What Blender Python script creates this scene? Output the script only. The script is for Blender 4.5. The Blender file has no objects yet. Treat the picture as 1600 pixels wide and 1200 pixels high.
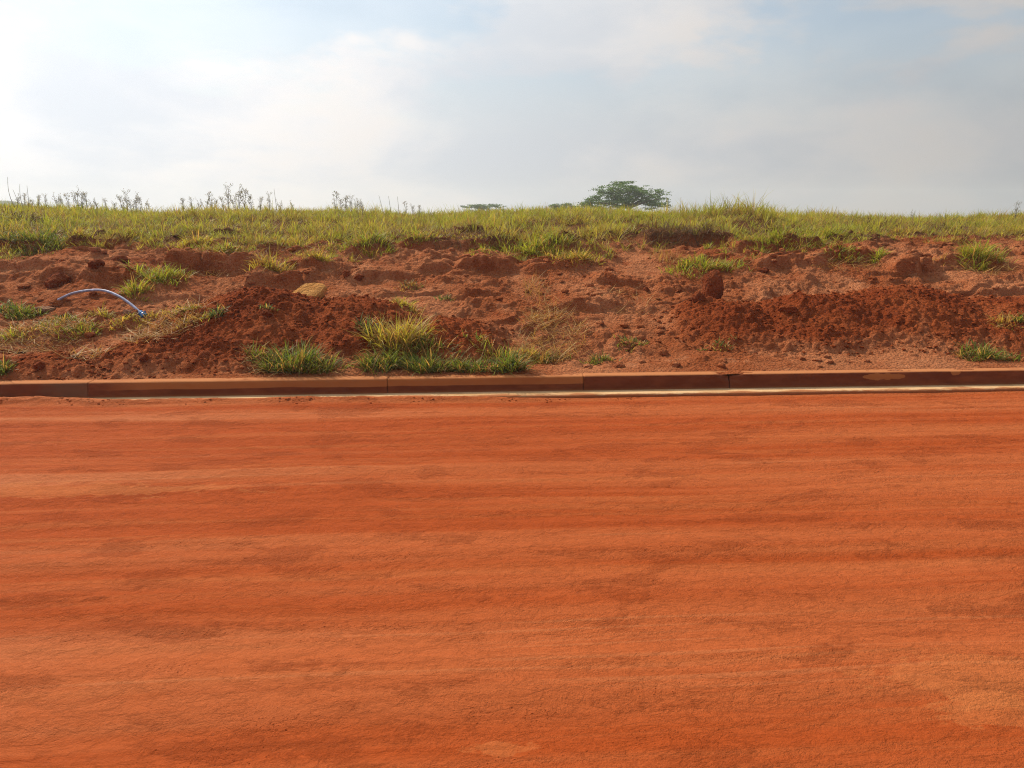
import bpy, bmesh, math
import numpy as np
from math import radians as R

RNG = np.random.default_rng(11)
SC = bpy.context.scene
COL = SC.collection

# ------------------------------------------------------------------ camera
CAM_H, FPX, PITCH = 1.5, 1186.0, R(13.05)
cam_d = bpy.data.cameras.new("camera")
cam_d.sensor_width = 36.0
cam_d.lens = 36.0 * FPX / 1600.0
cam_d.clip_start, cam_d.clip_end = 0.05, 3000.0
cam = bpy.data.objects.new("camera", cam_d)
cam.location = (0, 0, CAM_H)
cam.rotation_euler = (math.pi / 2 - PITCH, 0, 0)
COL.objects.link(cam)
SC.camera = cam

# ------------------------------------------------------------------ light
SUN_EL, SUN_AZ = R(42), R(-44)          # azimuth measured from +Y (view direction), negative = left
SUN_DIR = np.array([math.cos(SUN_EL) * math.sin(SUN_AZ), math.cos(SUN_EL) * math.cos(SUN_AZ), math.sin(SUN_EL)])
sd = bpy.data.lights.new("sun", 'SUN')
sd.energy, sd.angle, sd.color = 4.5, R(1.2), (1.0, 0.88, 0.70)
sun = bpy.data.objects.new("sun", sd)
from mathutils import Vector
sun.rotation_euler = Vector(-SUN_DIR).to_track_quat('-Z', 'Y').to_euler()
sun.location = (0, 0, 30)
COL.objects.link(sun)

SC.view_settings.view_transform = 'Standard'
SC.view_settings.look = 'None'
SC.view_settings.gamma = 1.0
SC.view_settings.exposure = 0.0
SC.view_settings.use_curve_mapping = False
SC.cycles.use_denoising = True
SC.cycles.denoiser = 'OPENIMAGEDENOISE'
SC.cycles.denoising_input_passes = 'RGB_ALBEDO_NORMAL'
SC.cycles.denoising_prefilter = 'NONE'
SC.cycles.filter_width = 1.1
SC.cycles.max_bounces = 6
SC.cycles.volume_bounces = 1

# ------------------------------------------------------------------ node helper
class NT:
    def __init__(self, tree):
        self.t = tree; self.n = tree.nodes; self.n.clear()
    def new(self, kind, **kw):
        nd = self.n.new(kind)
        for k, v in kw.items():
            if k == 'ins':
                for a, b in v.items():
                    self.set(nd, a, b)
            else:
                setattr(nd, k, v)
        return nd
    def set(self, nd, a, b):
        if isinstance(b, bpy.types.NodeSocket):
            self.t.links.new(b, nd.inputs[a])
        else:
            nd.inputs[a].default_value = b
    def math(self, op, a, b=None, c=None, clamp=False):
        nd = self.new('ShaderNodeMath', operation=op, use_clamp=clamp)
        for i, v in enumerate((a, b, c)):
            if v is not None: self.set(nd, i, v)
        return nd.outputs[0]
    def vmath(self, op, a, b=None, out=0):
        nd = self.new('ShaderNodeVectorMath', operation=op)
        self.set(nd, 0, a)
        if b is not None: self.set(nd, 1, b)
        return nd.outputs[out]
    def noise(self, vec, scale, detail=4, rough=0.55, dist=0.0):
        nd = self.new('ShaderNodeTexNoise', ins={'Vector': vec, 'Scale': scale, 'Detail': detail, 'Roughness': rough, 'Distortion': dist})
        return nd.outputs[0]
    def ramp(self, fac, lo, hi, a=0.0, b=1.0):
        nd = self.new('ShaderNodeMapRange', interpolation_type='SMOOTHSTEP',
                      ins={0: fac, 1: lo, 2: hi, 3: a, 4: b})
        return nd.outputs[0]
    def mix(self, fac, a, b, mode='MIX'):
        nd = self.new('ShaderNodeMix', data_type='RGBA', blend_type=mode)
        self.set(nd, 0, fac)
        self.set(nd, 6, a if isinstance(a, bpy.types.NodeSocket) else (*a, 1))
        self.set(nd, 7, b if isinstance(b, bpy.types.NodeSocket) else (*b, 1))
        return nd.outputs[2]
    def map(self, vec, scale=(1, 1, 1), loc=(0, 0, 0), rot=(0, 0, 0)):
        nd = self.new('ShaderNodeMapping', ins={'Vector': vec, 'Scale': scale, 'Location': loc, 'Rotation': rot})
        return nd.outputs[0]

# ------------------------------------------------------------------ sky
world = bpy.data.worlds.new("World")
SC.world = world
world.use_nodes = True
w = NT(world.node_tree)
tc = w.new('ShaderNodeTexCoord').outputs['Generated']
D = w.vmath('NORMALIZE', tc)
sky = w.new('ShaderNodeTexSky', sky_type='NISHITA', sun_disc=False, sun_elevation=SUN_EL, sun_rotation=SUN_AZ,
            air_density=1.2, dust_density=2.0, ozone_density=1.0)
sky_rgb = w.vmath('SCALE', sky.outputs[0]); sky_rgb.node.inputs['Scale'].default_value = 0.085
cosang = w.vmath('DOT_PRODUCT', D, tuple(SUN_DIR), out=1)
glow = w.math('POWER', w.math('MAXIMUM', cosang, 0.0), 2.1)
sep = w.new('ShaderNodeSeparateXYZ', ins={0: D})
den = w.math('ADD', w.math('MAXIMUM', sep.outputs[2], 0.0), 0.12)
px_ = w.math('DIVIDE', sep.outputs[0], den); py_ = w.math('DIVIDE', sep.outputs[1], den)
cv = w.new('ShaderNodeCombineXYZ', ins={0: px_, 1: py_, 2: 0.0}).outputs[0]
n1 = w.noise(w.map(D, (3.4, 3.4, 8.0), (4.7, 2.1, 1.2), (0, R(-14), 0)), 1.0, 6, 0.52, 0.15)
n2 = w.noise(w.map(D, (4.2, 4.2, 10.0), (7.7, 5.1, 3.3), (0, R(-18), 0)), 1.0, 6, 0.52, 0.2)
cloud_level = w.math('MULTIPLY_ADD', glow, 0.94, 0.43)
cloud_level = w.math('MULTIPLY', cloud_level, w.ramp(n2, 0.36, 0.62, 0.93, 1.06))
cloud_tint = w.mix(w.ramp(n2, 0.35, 0.7), (0.94, 0.99, 1.06), (1.04, 0.995, 0.965))
cl = w.vmath('SCALE', cloud_tint); w.t.links.new(cloud_level, cl.node.inputs['Scale'])
low = w.ramp(sep.outputs[2], 0.06, 0.22)                 # clear gaps only show above the haze
gap = w.math('MULTIPLY', w.ramp(n1, 0.45, 0.55), w.math('MULTIPLY', low, 0.70))
veil = w.vmath('SCALE', (0.17, 0.22, 0.275)); w.t.links.new(w.math('ADD', cloud_level, 0.25), veil.node.inputs['Scale'])
blue = w.vmath('ADD', w.vmath('MULTIPLY', sky_rgb, (0.86, 0.90, 0.90)), veil)
final = w.mix(gap, cl, blue)
bg = w.new('ShaderNodeBackground', ins={'Color': final, 'Strength': 1.0})
out = w.new('ShaderNodeOutputWorld', ins={'Surface': bg.outputs[0]})

# ------------------------------------------------------------------ numpy noise
def _hash(ix, iy, seed):
    h = (ix.astype(np.int64) * 374761393 + iy.astype(np.int64) * 668265263 + seed * 974711 + 12345) & 0x7fffffff
    h = ((h ^ (h >> 13)) * 1274126177) & 0x7fffffff
    return (h ^ (h >> 16)) & 0x7fffffff
def perlin(x, y, seed=0):
    x0 = np.floor(x); y0 = np.floor(y); fx = x - x0; fy = y - y0
    u = fx * fx * fx * (fx * (fx * 6 - 15) + 10); v = fy * fy * fy * (fy * (fy * 6 - 15) + 10)
    def g(dx, dy):
        a = _hash(x0 + dx, y0 + dy, seed) * (2 * math.pi / 0x7fffffff)
        return np.cos(a) * (fx - dx) + np.sin(a) * (fy - dy)
    a = g(0, 0); b = g(1, 0); c = g(0, 1); d = g(1, 1)
    return ((a + (b - a) * u) * (1 - v) + (c + (d - c) * u) * v) * 1.4
def fbm(x, y, octv=4, seed=0, gain=0.5):
    s = 0; a = 1.0; f = 1.0; t = 0
    for i in range(octv):
        s = s + a * perlin(x * f + 17.3 * i, y * f - 9.1 * i, seed + i); t += a
        a *= gain; f *= 2.03
    return s / t
def ridged(x, y, octv=4, seed=0):
    s = 0; a = 1.0; f = 1.0; t = 0
    for i in range(octv):
        s = s + a * (1 - 2 * np.abs(perlin(x * f + 5.3 * i, y * f + 3.7 * i, seed + i))); t += a
        a *= 0.5; f *= 2.1
    return s / t
def worley(x, y, seed=0):
    x0 = np.floor(x); y0 = np.floor(y); best = np.full(np.shape(x), 9.0)
    for dx in (-1, 0, 1):
        for dy in (-1, 0, 1):
            cx_, cy_ = x0 + dx, y0 + dy
            u = _hash(cx_, cy_, seed) / 0x7fffffff; v = _hash(cx_, cy_, seed + 77) / 0x7fffffff
            best = np.minimum(best, (cx_ + u - x) ** 2 + (cy_ + v - y) ** 2)
    return np.sqrt(best)
def crumbs(x, y, seed=0):
    return np.clip(1 - worley(x, y, seed) ** 2 * 1.6, -0.3, 1)
def sstep(a, b, x):
    t = np.clip((x - a) / (b - a), 0, 1); return t * t * (3 - 2 * t)

# ------------------------------------------------------------------ ground shape
def kerb_y(X):                      # the front foot of the kerb
    return 6.19 + 0.0621 * X
PROF_S = [-0.1, 0.12, 0.5, 0.9, 1.3, 1.8, 2.3, 2.8, 3.4, 4.0, 5.0, 6.0, 7.5, 9.0, 11.0, 14.0, 30.0, 60.0, 120.0, 3000.0]
PROF_Z = [0.118, 0.120, 0.150, 0.235, 0.345, 0.490, 0.640, 0.790, 0.960, 1.070, 1.205, 1.285, 1.340, 1.350, 1.300, 1.00, -0.8, -3.0, -6.0, -9.0]
def base_z(X, s):
    z = np.interp(s, PROF_S, PROF_Z)
    z = z + sstep(2.5, 6, s) * (1 - sstep(14, 30, s)) * (-0.007 * np.clip(X, -12, 12) + 0.03 * np.sin(X * 0.55 + 1.0) + 0.035 * np.sin(X * 1.3 + 0.4) * sstep(4, 6, s) + 0.20 * np.exp(-((X - 3.65) / 0.70) ** 2 - ((s - 6.0) / 1.3) ** 2) + 0.07 * np.exp(-((X + 4.9) / 1.1) ** 2 - ((s - 6.6) / 1.3) ** 2))
    return z
CP, SP = math.cos(PITCH), math.sin(PITCH)
def ray(px, py):
    d = np.array([px - 800.0, FPX * CP + (600 - py) * SP, -FPX * SP + (600 - py) * CP])
    return d / np.linalg.norm(d)
def march(px, py, fz, t0=1.2, t1=60, n=2600):
    d = ray(px, py)
    t = np.linspace(t0, t1, n)
    P = np.array([0, 0, CAM_H]) + t[:, None] * d
    s = P[:, 1] - kerb_y(P[:, 0])
    gz = np.where(s > 0.05, fz(P[:, 0], s), 0.0)
    below = np.nonzero(P[:, 2] < gz)[0]
    i = below[0] if len(below) else n - 1
    return P[i]
def pb(px, py):
    p = march(px, py, base_z); return p[0], p[1] - kerb_y(p[0])

LEDGES = []
for (x0, x1, yy, hh, fall) in [
    (262, 402, 427, 0.20, 0.55), (392, 478, 450, 0.13, 0.5), (-40, 62, 396, 0.12, 0.6), (110, 190, 392, 0.11, 0.5),
    (636, 795, 393, 0.11, 0.6), (545, 600, 405, 0.12, 0.35), (722, 800, 426, 0.13, 0.4), (655, 695, 427, 0.12, 0.3),
    (1400, 1462, 433, 0.17, 0.4), (1190, 1290, 421, 0.10, 0.35), (1012, 1135, 383, 0.11, 0.7), (1150, 1280, 397, 0.10, 0.5),
    (128, 205, 447, 0.13, 0.4), (74, 112, 443, 0.14, 0.35), (1030, 1085, 462, 0.06, 0.3), (880, 965, 492, 0.07, 0.35),
    (1480, 1560, 421, 0.10, 0.4), (1530, 1660, 468, 0.10, 0.4), (830, 905, 426, 0.08, 0.4), (560, 640, 438, 0.08, 0.4),
    (700, 770, 470, 0.05, 0.4), (205, 300, 470, 0.06, 0.3), (1290, 1372, 412, 0.08, 0.4), (930, 1010, 452, 0.06, 0.4),
    (450, 540, 428, 0.09, 0.4), (-60, 80, 425, 0.08, 0.4), (0, 70, 352, 0.12, 0.5), (850, 935, 402, 0.10, 0.5)]:
    X0, s0 = pb(x0, yy); X1, s1 = pb(x1, yy)
    LEDGES.append((X0, X1, s0, s1, hh, fall))
CRACKS = []
for (xx, yy) in [(313, 427), (357, 427), (470, 450), (1461, 433), (1440, 433)]:
    X0, s0 = pb(xx, yy); CRACKS.append((X0, s0))

def terrain_z(X, s):
    X = np.asarray(X, float); s = np.asarray(s, float)
    bz = base_z(X, s)
    dirt = sstep(0.12, 0.5, s) * (1 - 0.75 * sstep(4.2, 6.5, s)) * (1 - sstep(10, 14, s))
    z = bz + dirt * (0.085 * fbm(X * 0.55, s * 0.9, 3, 3) + 0.05 * fbm(X * 1.7 + 4, s * 2.4, 3, 9))
    up = sstep(0.7, 1.5, s) * (1 - sstep(4.3, 5.4, s))
    # eroded terraces along the contour
    wx = 0.6 * fbm(X * 0.8, s * 0.8, 3, 21)
    ph = bz / 0.135 + 2.6 * fbm(X * 0.75, s * 1.1, 4, 31) + wx
    fr = ph - np.floor(ph)
    stair = sstep(0.05, 0.26, fr) - fr
    msk = sstep(-0.25, 0.35, fbm(X * 0.9 + 30, s * 1.1, 3, 41))
    z = z + up * 0.075 * stair * msk
    for (X0, X1, s0, s1, hh, fall) in LEDGES:
        sl = s0 + (s1 - s0) * np.clip((X - X0) / (X1 - X0), 0, 1)
        sl = sl + 0.05 * perlin(X * 5.1, X * 0 + 3.3 * s0, 51) + 0.02 * perlin(X * 17, X * 0 + s0, 52)
        e = 0.12
        m = sstep(X0 - e, X0 + e * 0.5, X) * (1 - sstep(X1 - e * 0.5, X1 + e, X))
        d = s - sl
        z = z + m * hh * (sstep(-0.03, 0.035, d)) * np.exp(-np.maximum(d, 0) / fall) - m * hh * 0.25 * np.exp(-((d + 0.12) / 0.12) ** 2)
    for (X0, s0) in CRACKS:
        z = z - 0.10 * np.exp(-((X - X0 - 0.02 * np.sin(s * 30)) / 0.016) ** 2) * sstep(s0 - 0.02, s0 + 0.03, s) * (1 - sstep(s0 + 0.1, s0 + 0.3, s))
    # crumbly relief
    rough = 0.35 + 0.65 * sstep(-0.2, 0.4, fbm(X * 1.1 - 8, s * 1.3, 3, 61))
    near = 0.3 * sstep(0.13, 0.2, s) + 0.7 * sstep(0.2, 0.6, s)
    fine = near * (1 - 0.7 * sstep(4.3, 5.5, s)) * (1 - sstep(9, 12, s))
    qx = X + 0.05 * fbm(X * 6, s * 6, 2, 72); qs = s + 0.05 * fbm(X * 6 + 9, s * 6, 2, 73)
    z = z + fine * rough * (0.026 * ridged(X * 2.6, s * 3.6, 4, 71) + 0.026 * fbm(X * 7, s * 9, 4, 81, 0.62) + 0.016 * ridged(X * 15, s * 17, 3, 91))
    cl = sstep(-0.15, 0.35, fbm(X * 1.6 + 3, s * 2.0, 3, 63))
    z = z + fine * (0.25 + 0.75 * cl) * (0.036 * crumbs(qx * 7.5, qs * 8.5, 74) * sstep(-0.1, 0.3, fbm(X * 3.1, s * 3.4, 2, 64)) + 0.022 * crumbs(qx * 16, qs * 18, 75) * sstep(-0.3, 0.2, fbm(X * 4.1, s * 4.4, 2, 65)) + 0.011 * crumbs(qx * 34, qs * 36, 76))
    z = z + sstep(0.08, 0.25, s) * (1 - sstep(11, 13, s)) * 0.004 * fbm(X * 24, s * 24, 2, 95)
    return z + 0.012 * (1 - sstep(0.10, 0.30, s)) * (fbm(X * 3.5, s * 6, 4, 97) - 0.15) - 0.006 * (1 - sstep(0.045, 0.075, s))

FX = np.linspace(-8.0, 8.0, 1281)
FS = np.concatenate([np.linspace(0.045, 0.4, 34)[:-1], np.linspace(0.4, 4.4, 318)])
GX, GS = np.meshgrid(FX, FS)
GZ = terrain_z(GX, GS)
# lumps and clods pressed into the ground
def stamp(Z, X1, S1, cx, cs, r, h, asp, rot, soft=2.0):
    i0, i1 = np.searchsorted(X1, [cx - r * 1.6, cx + r * 1.6]); j0, j1 = np.searchsorted(S1, [cs - r * 1.6, cs + r * 1.6])
    if i1 - i0 < 2 or j1 - j0 < 2: return
    xx = X1[i0:i1][None, :] - cx; ss = S1[j0:j1][:, None] - cs
    c, sn = math.cos(rot), math.sin(rot)
    a = (xx * c + ss * sn) / r; b = (-xx * sn + ss * c) / (r * asp)
    q = np.clip(1 - (np.abs(a) ** soft + np.abs(b) ** soft), 0, 1)
    Z[j0:j1, i0:i1] += h * np.sqrt(q)
NST = 2600
sx = RNG.uniform(-7.9, 7.9, NST); ss = RNG.uniform(0.3, 4.3, NST)
dens = sstep(-0.25, 0.45, fbm(sx * 0.8 + 50, ss * 1.0, 3, 101))
for i in range(NST):
    if RNG.random() > 0.25 + 0.75 * dens[i]: continue
    r = 0.02 + 0.085 * RNG.random() ** 3.2
    stamp(GZ, FX, FS, sx[i], ss[i], r, r * RNG.uniform(0.2, 0.5), RNG.uniform(0.55, 1.0), RNG.uniform(0, 3.1), RNG.choice([2.0, 2.6, 3.5]))

def grid_z(X, s):
    X = np.asarray(X, float); s = np.asarray(s, float)
    fi = np.clip((X - FX[0]) / (FX[1] - FX[0]), 0, len(FX) - 1.001)
    j = np.clip(np.searchsorted(FS, s) - 1, 0, len(FS) - 2)
    i = fi.astype(int); u = fi - i
    v = np.clip((s - FS[j]) / (FS[j + 1] - FS[j]), 0, 1)
    z = (GZ[j, i] * (1 - u) + GZ[j, i + 1] * u) * (1 - v) + (GZ[j + 1, i] * (1 - u) + GZ[j + 1, i + 1] * u) * v
    inside = (np.abs(X) < 7.9) & (s < 4.35) & (s > FS[0])
    if np.all(inside): return z
    return np.where(inside, z, terrain_z(X, s))

# heaps: (centre X, centre s, radius X, front radius, back radius, height, exponent)
HEAPS = {
    'left': dict(parts=[(-2.45, 1.20, 1.05, 0.95, 0.75, 0.33), (-1.55, 1.15, 0.75, 0.85, 0.7, 0.27), (-3.15, 0.62, 0.70, 0.42, 0.5, 0.13)], box=(-4.1, -0.6, 0.12, 2.2)),
    'cone': dict(parts=[(-0.62, 0.86, 0.62, 0.48, 0.55, 0.20)], box=(-1.35, 0.2, 0.2, 1.7)),
    'right': dict(parts=[(2.2, 1.25, 0.75, 0.66, 0.5, 0.20), (3.1, 1.32, 1.0, 0.8, 0.55, 0.25), (4.15, 1.45, 1.1, 0.9, 0.6, 0.26), (5.3, 1.2, 1.2, 0.8, 0.7, 0.2)], box=(1.3, 6.6, 0.3, 2.3)),
    'low': dict(parts=[(-4.1, 0.42, 0.55, 0.25, 0.35, 0.10), (-3.75, 0.33, 0.35, 0.18, 0.3, 0.07), (-4.9, 0.5, 0.6, 0.35, 0.4, 0.12)], box=(-5.7, -3.2, 0.10, 1.1)),
}
def heap_h(parts, X, s):
    wx = X + 0.10 * fbm(X * 2.2, s * 2.2, 3, 201); ws = s + 0.08 * fbm(X * 2.5 + 9, s * 2.5, 3, 202)
    h = np.full(np.shape(X), -1.0)
    for (cx, cs, rx, rf, rb, hh) in parts:
        rs = np.where(ws < cs, rf, rb)
        q = np.sqrt(((wx - cx) / rx) ** 2 + ((ws - cs) / rs) ** 2)
        h = np.maximum(h, hh * (1.0 - q ** 1.35))
    return h
HG = {}
for key, hp in HEAPS.items():
    x0, x1, s0, s1 = hp['box']
    hx = np.arange(x0, x1, 0.0125); hs = np.arange(s0, s1, 0.0125)
    A, B = np.meshgrid(hx, hs)
    h = heap_h(hp['parts'], A, B)
    k = sstep(-0.01, 0.06, h)
    smooth = base_z(A, B) + 0.05 * fbm(A * 0.55, B * 0.9, 3, 3)
    zt = grid_z(A.ravel(), B.ravel()).reshape(A.shape)
    bank = zt * 0.35 + smooth * 0.65
    z = bank + np.maximum(h, -0.12) + k * (0.014 * ridged(A * 6, B * 6, 3, 211) + 0.010 * fbm(A * 16, B * 16, 3, 221, 0.6) + 0.015 * crumbs(A * 15 + fbm(A * 9, B * 9, 2, 5), B * 16, 231) + 0.013 * crumbs(A * 31, B * 33 + fbm(A * 20, B * 20, 2, 6), 232))
    for i in range(int(len(hx) * len(hs) / 26)):
        cx = RNG.uniform(x0, x1); cs = RNG.uniform(s0, s1); r = 0.016 + 0.034 * RNG.random() ** 3
        stamp(z, hx, hs, cx, cs, r, r * RNG.uniform(0.3, 0.65), RNG.uniform(0.6, 1), RNG.uniform(0, 3), 2.3)
    z = np.where(h < -0.06, np.minimum(z, zt - 0.03), z)
    HG[key] = (hx, hs, z); HD = globals().setdefault('HEAP_DRY', {}); HD[key] = 1 - sstep(0.0, 0.10, h + 0.035 * fbm(A * 5, B * 5, 3, 241))

def ground_z(X, s):
    """top of everything: bank and heaps"""
    X = np.atleast_1d(np.asarray(X, float)); s = np.atleast_1d(np.asarray(s, float))
    z = np.array(grid_z(X, s), float)
    for key, (hx, hs, hz) in HG.items():
        m = (X > hx[0]) & (X < hx[-1]) & (s > hs[0]) & (s < hs[-1])
        if not m.any(): continue
        i = np.clip(((X[m] - hx[0]) / 0.0125).astype(int), 0, len(hx) - 1); j = np.clip(((s[m] - hs[0]) / 0.0125).astype(int), 0, len(hs) - 1)
        z[m] = np.maximum(z[m], hz[j, i])
    return z
def pix(px, py):
    """the point of the ground seen at this place of the photograph -> X, s, z"""
    p = march(px, py, ground_z); return p[0], p[1] - kerb_y(p[0]), p[2]

# ------------------------------------------------------------------ object helpers
def tag(o, label=None, cat=None, group=None, kind=None):
    if label: o['label'] = label
    if cat: o['category'] = cat
    if group: o['group'] = group
    if kind: o['kind'] = kind
    return o
def mesh_np(name, V, F, mat=None, smooth=True, cols=None, parent=None):
    """V (n,3); F list of int arrays (m,k)"""
    me = bpy.data.meshes.new(name)
    V = np.asarray(V, np.float32)
    if not isinstance(F, (list, tuple)): F = [F]
    F = [np.asarray(f, np.int32) for f in F if len(f)]
    loops = np.concatenate([f.ravel() for f in F])
    tot = np.concatenate([np.full(len(f), f.shape[1], np.int32) for f in F])
    start = np.concatenate([[0], np.cumsum(tot)[:-1]]).astype(np.int32)
    me.vertices.add(len(V)); me.vertices.foreach_set('co', V.ravel())
    me.loops.add(len(loops)); me.loops.foreach_set('vertex_index', loops)
    me.polygons.add(len(tot)); me.polygons.foreach_set('loop_start', start); me.polygons.foreach_set('loop_total', tot)
    me.polygons.foreach_set('use_smooth', np.full(len(tot), bool(smooth)))
    if cols is not None:
        at = me.color_attributes.new('Col', 'FLOAT_COLOR', 'POINT')
        c = np.ones((len(V), 4), np.float32); c[:, :3] = cols
        at.data.foreach_set('color', c.ravel())
    me.update(calc_edges=True); me.validate()
    if mat: me.materials.append(mat)
    o = bpy.data.objects.new(name, me)
    COL.objects.link(o)
    if parent: o.parent = parent
    return o
def grid_faces(nx, ny, keep=None):
    i = np.arange(nx - 1); j = np.arange(ny - 1)
    I, J = np.meshgrid(i, j)
    a = (J * nx + I).ravel()
    f = np.stack([a, a + 1, a + nx + 1, a + nx], 1)
    return f if keep is None else f[keep.ravel()]
def empty(name, loc, rz=0.0):
    o = bpy.data.objects.new(name, None); o.empty_display_size = 0.1
    o.location = loc; o.rotation_euler = (0, 0, rz); COL.objects.link(o); return o
def tube(path, radii, n=6, cap=True):
    path = np.asarray(path, float); radii = np.broadcast_to(radii, (len(path),))
    T = np.gradient(path, axis=0); T /= np.linalg.norm(T, axis=1)[:, None] + 1e-9
    ref = np.where(np.abs(T[:, 2:3]) > 0.9, np.array([[1.0, 0, 0]]), np.array([[0, 0, 1.0]]))
    U = np.cross(T, ref); U /= np.linalg.norm(U, axis=1)[:, None] + 1e-9
    W = np.cross(T, U)
    a = np.arange(n) * 2 * math.pi / n
    V = path[:, None, :] + radii[:, None, None] * (np.cos(a)[None, :, None] * U[:, None, :] + np.sin(a)[None, :, None] * W[:, None, :])
    V = V.reshape(-1, 3); m = len(path)
    F = []
    for k in range(m - 1):
        for q in range(n):
            F.append((k * n + q, k * n + (q + 1) % n, (k + 1) * n + (q + 1) % n, (k + 1) * n + q))
    return V, np.array(F)
def join(parts):
    Vs, Fs, off = [], [], 0
    for V, F in parts:
        Vs.append(V); Fs.append(np.asarray(F) + off); off += len(V)
    ks = sorted({f.shape[1] for f in Fs})
    return np.concatenate(Vs), [np.concatenate([f for f in Fs if f.shape[1] == k]) for k in ks]
def ico(sub):
    bm = bmesh.new(); bmesh.ops.create_icosphere(bm, subdivisions=sub, radius=1.0)
    V = np.array([v.co[:] for v in bm.verts]); F = np.array([[v.index for v in f.verts] for f in bm.faces]); bm.free()
    return V, F
ICO1, ICO2, ICO3, ICO4 = ico(1), ico(2), ico(3), ico(4)

# ------------------------------------------------------------------ materials
def material(name):
    m = bpy.data.materials.new(name); m.use_nodes = True
    return m, NT(m.node_tree)
def finish(nt, base, rough=0.9, spec=0.2, bump=None, strength=0.5, dist=0.01):
    p = nt.new('ShaderNodeBsdfPrincipled', ins={'Base Color': base if isinstance(base, bpy.types.NodeSocket) else (*base, 1),
                                                'Roughness': rough, 'Specular IOR Level': spec})
    if bump is not None:
        b = nt.new('ShaderNodeBump', ins={'Height': bump, 'Strength': strength, 'Distance': dist})
        nt.set(p, 'Normal', b.outputs[0])
    nt.new('ShaderNodeOutputMaterial', ins={'Surface': p.outputs[0]})
    return p
def pos(nt): return nt.new('ShaderNodeNewGeometry').outputs['Position']

def bank_colour(n, P):
    big = n.noise(P, 0.9, 5, 0.6, 0.4); mid = n.noise(P, 5.0, 6, 0.66, 0.3); fine = n.noise(P, 34, 4, 0.7)
    c = n.mix(n.ramp(big, 0.36, 0.64), (0.365, 0.104, 0.036), (0.500, 0.188, 0.082))
    c = n.mix(n.math('MULTIPLY', n.ramp(mid, 0.52, 0.66), 0.70), c, (0.240, 0.055, 0.017))
    c = n.mix(n.math('MULTIPLY', n.ramp(mid, 0.46, 0.32), 0.50), c, (0.570, 0.245, 0.120))
    c = n.mix(n.math('MULTIPLY', n.ramp(fine, 0.5, 0.68), 0.55), c, (0.190, 0.042, 0.014))
    return c, big
def crumb_height(n, P):
    v = n.new('ShaderNodeTexVoronoi', feature='SMOOTH_F1', ins={'Vector': P, 'Scale': 42.0, 'Smoothness': 0.25}).outputs[0]
    return n.math('ADD', n.math('ADD', n.math('MULTIPLY', n.noise(P, 75, 5, 0.75), 0.9), n.math('MULTIPLY', n.noise(P, 22, 6, 0.68), 1.6)), n.math('MULTIPLY', v, -0.9))
def bank_material():
    m, n = material('dry_red_earth')
    P = pos(n)
    c, big = bank_colour(n, P)
    sep = n.new('ShaderNodeSeparateXYZ', ins={0: P})
    # soil under the sward is dull brown with humus
    hum = n.math('MULTIPLY', n.ramp(n.math('ADD', sep.outputs[2], n.math('MULTIPLY', big, 0.3)), 1.16, 1.34), 0.80)
    c = n.mix(hum, c, (0.095, 0.048, 0.024))
    c = n.mix(n.ramp(sep.outputs[1], 17.0, 22.0), c, (0.105, 0.115, 0.032))
    finish(n, c, 0.95, 0.03, crumb_height(n, P), 1.0, 0.022)
    return m
def heap_material():
    m, n = material('fresh_red_earth')
    P = pos(n)
    dry, _ = bank_colour(n, P)
    big = n.noise(P, 1.6, 4, 0.55, 0.3); fine = n.noise(P, 42, 5, 0.72)
    c = n.mix(n.ramp(big, 0.38, 0.62), (0.235, 0.049, 0.0140), (0.330, 0.082, 0.025))
    c = n.mix(n.math('MULTIPLY', n.ramp(big, 0.58, 0.70), 0.7), c, (0.38, 0.135, 0.058))
    c = n.mix(n.math('MULTIPLY', n.ramp(fine, 0.48, 0.66), 0.45), c, (0.140, 0.026, 0.009))
    at = n.new('ShaderNodeAttribute', attribute_name='Col')      # the thin skirt of a heap has dried out
    sepc = n.new('ShaderNodeSeparateColor', ins={0: at.outputs[0]})
    c = n.mix(n.math('MULTIPLY', sepc.outputs[0], 0.9), c, dry)
    finish(n, c, 0.95, 0.03, crumb_height(n, P), 1.0, 0.018)
    return m
def clod_material(name, a, b_, ):
    m, n = material(name)
    P = pos(n)
    c = n.mix(n.ramp(n.noise(P, 9, 4, 0.6), 0.35, 0.65), a, b_)
    finish(n, c, 0.95, 0.04, crumb_height(n, P), 1.0, 0.018)
    return m
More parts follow.
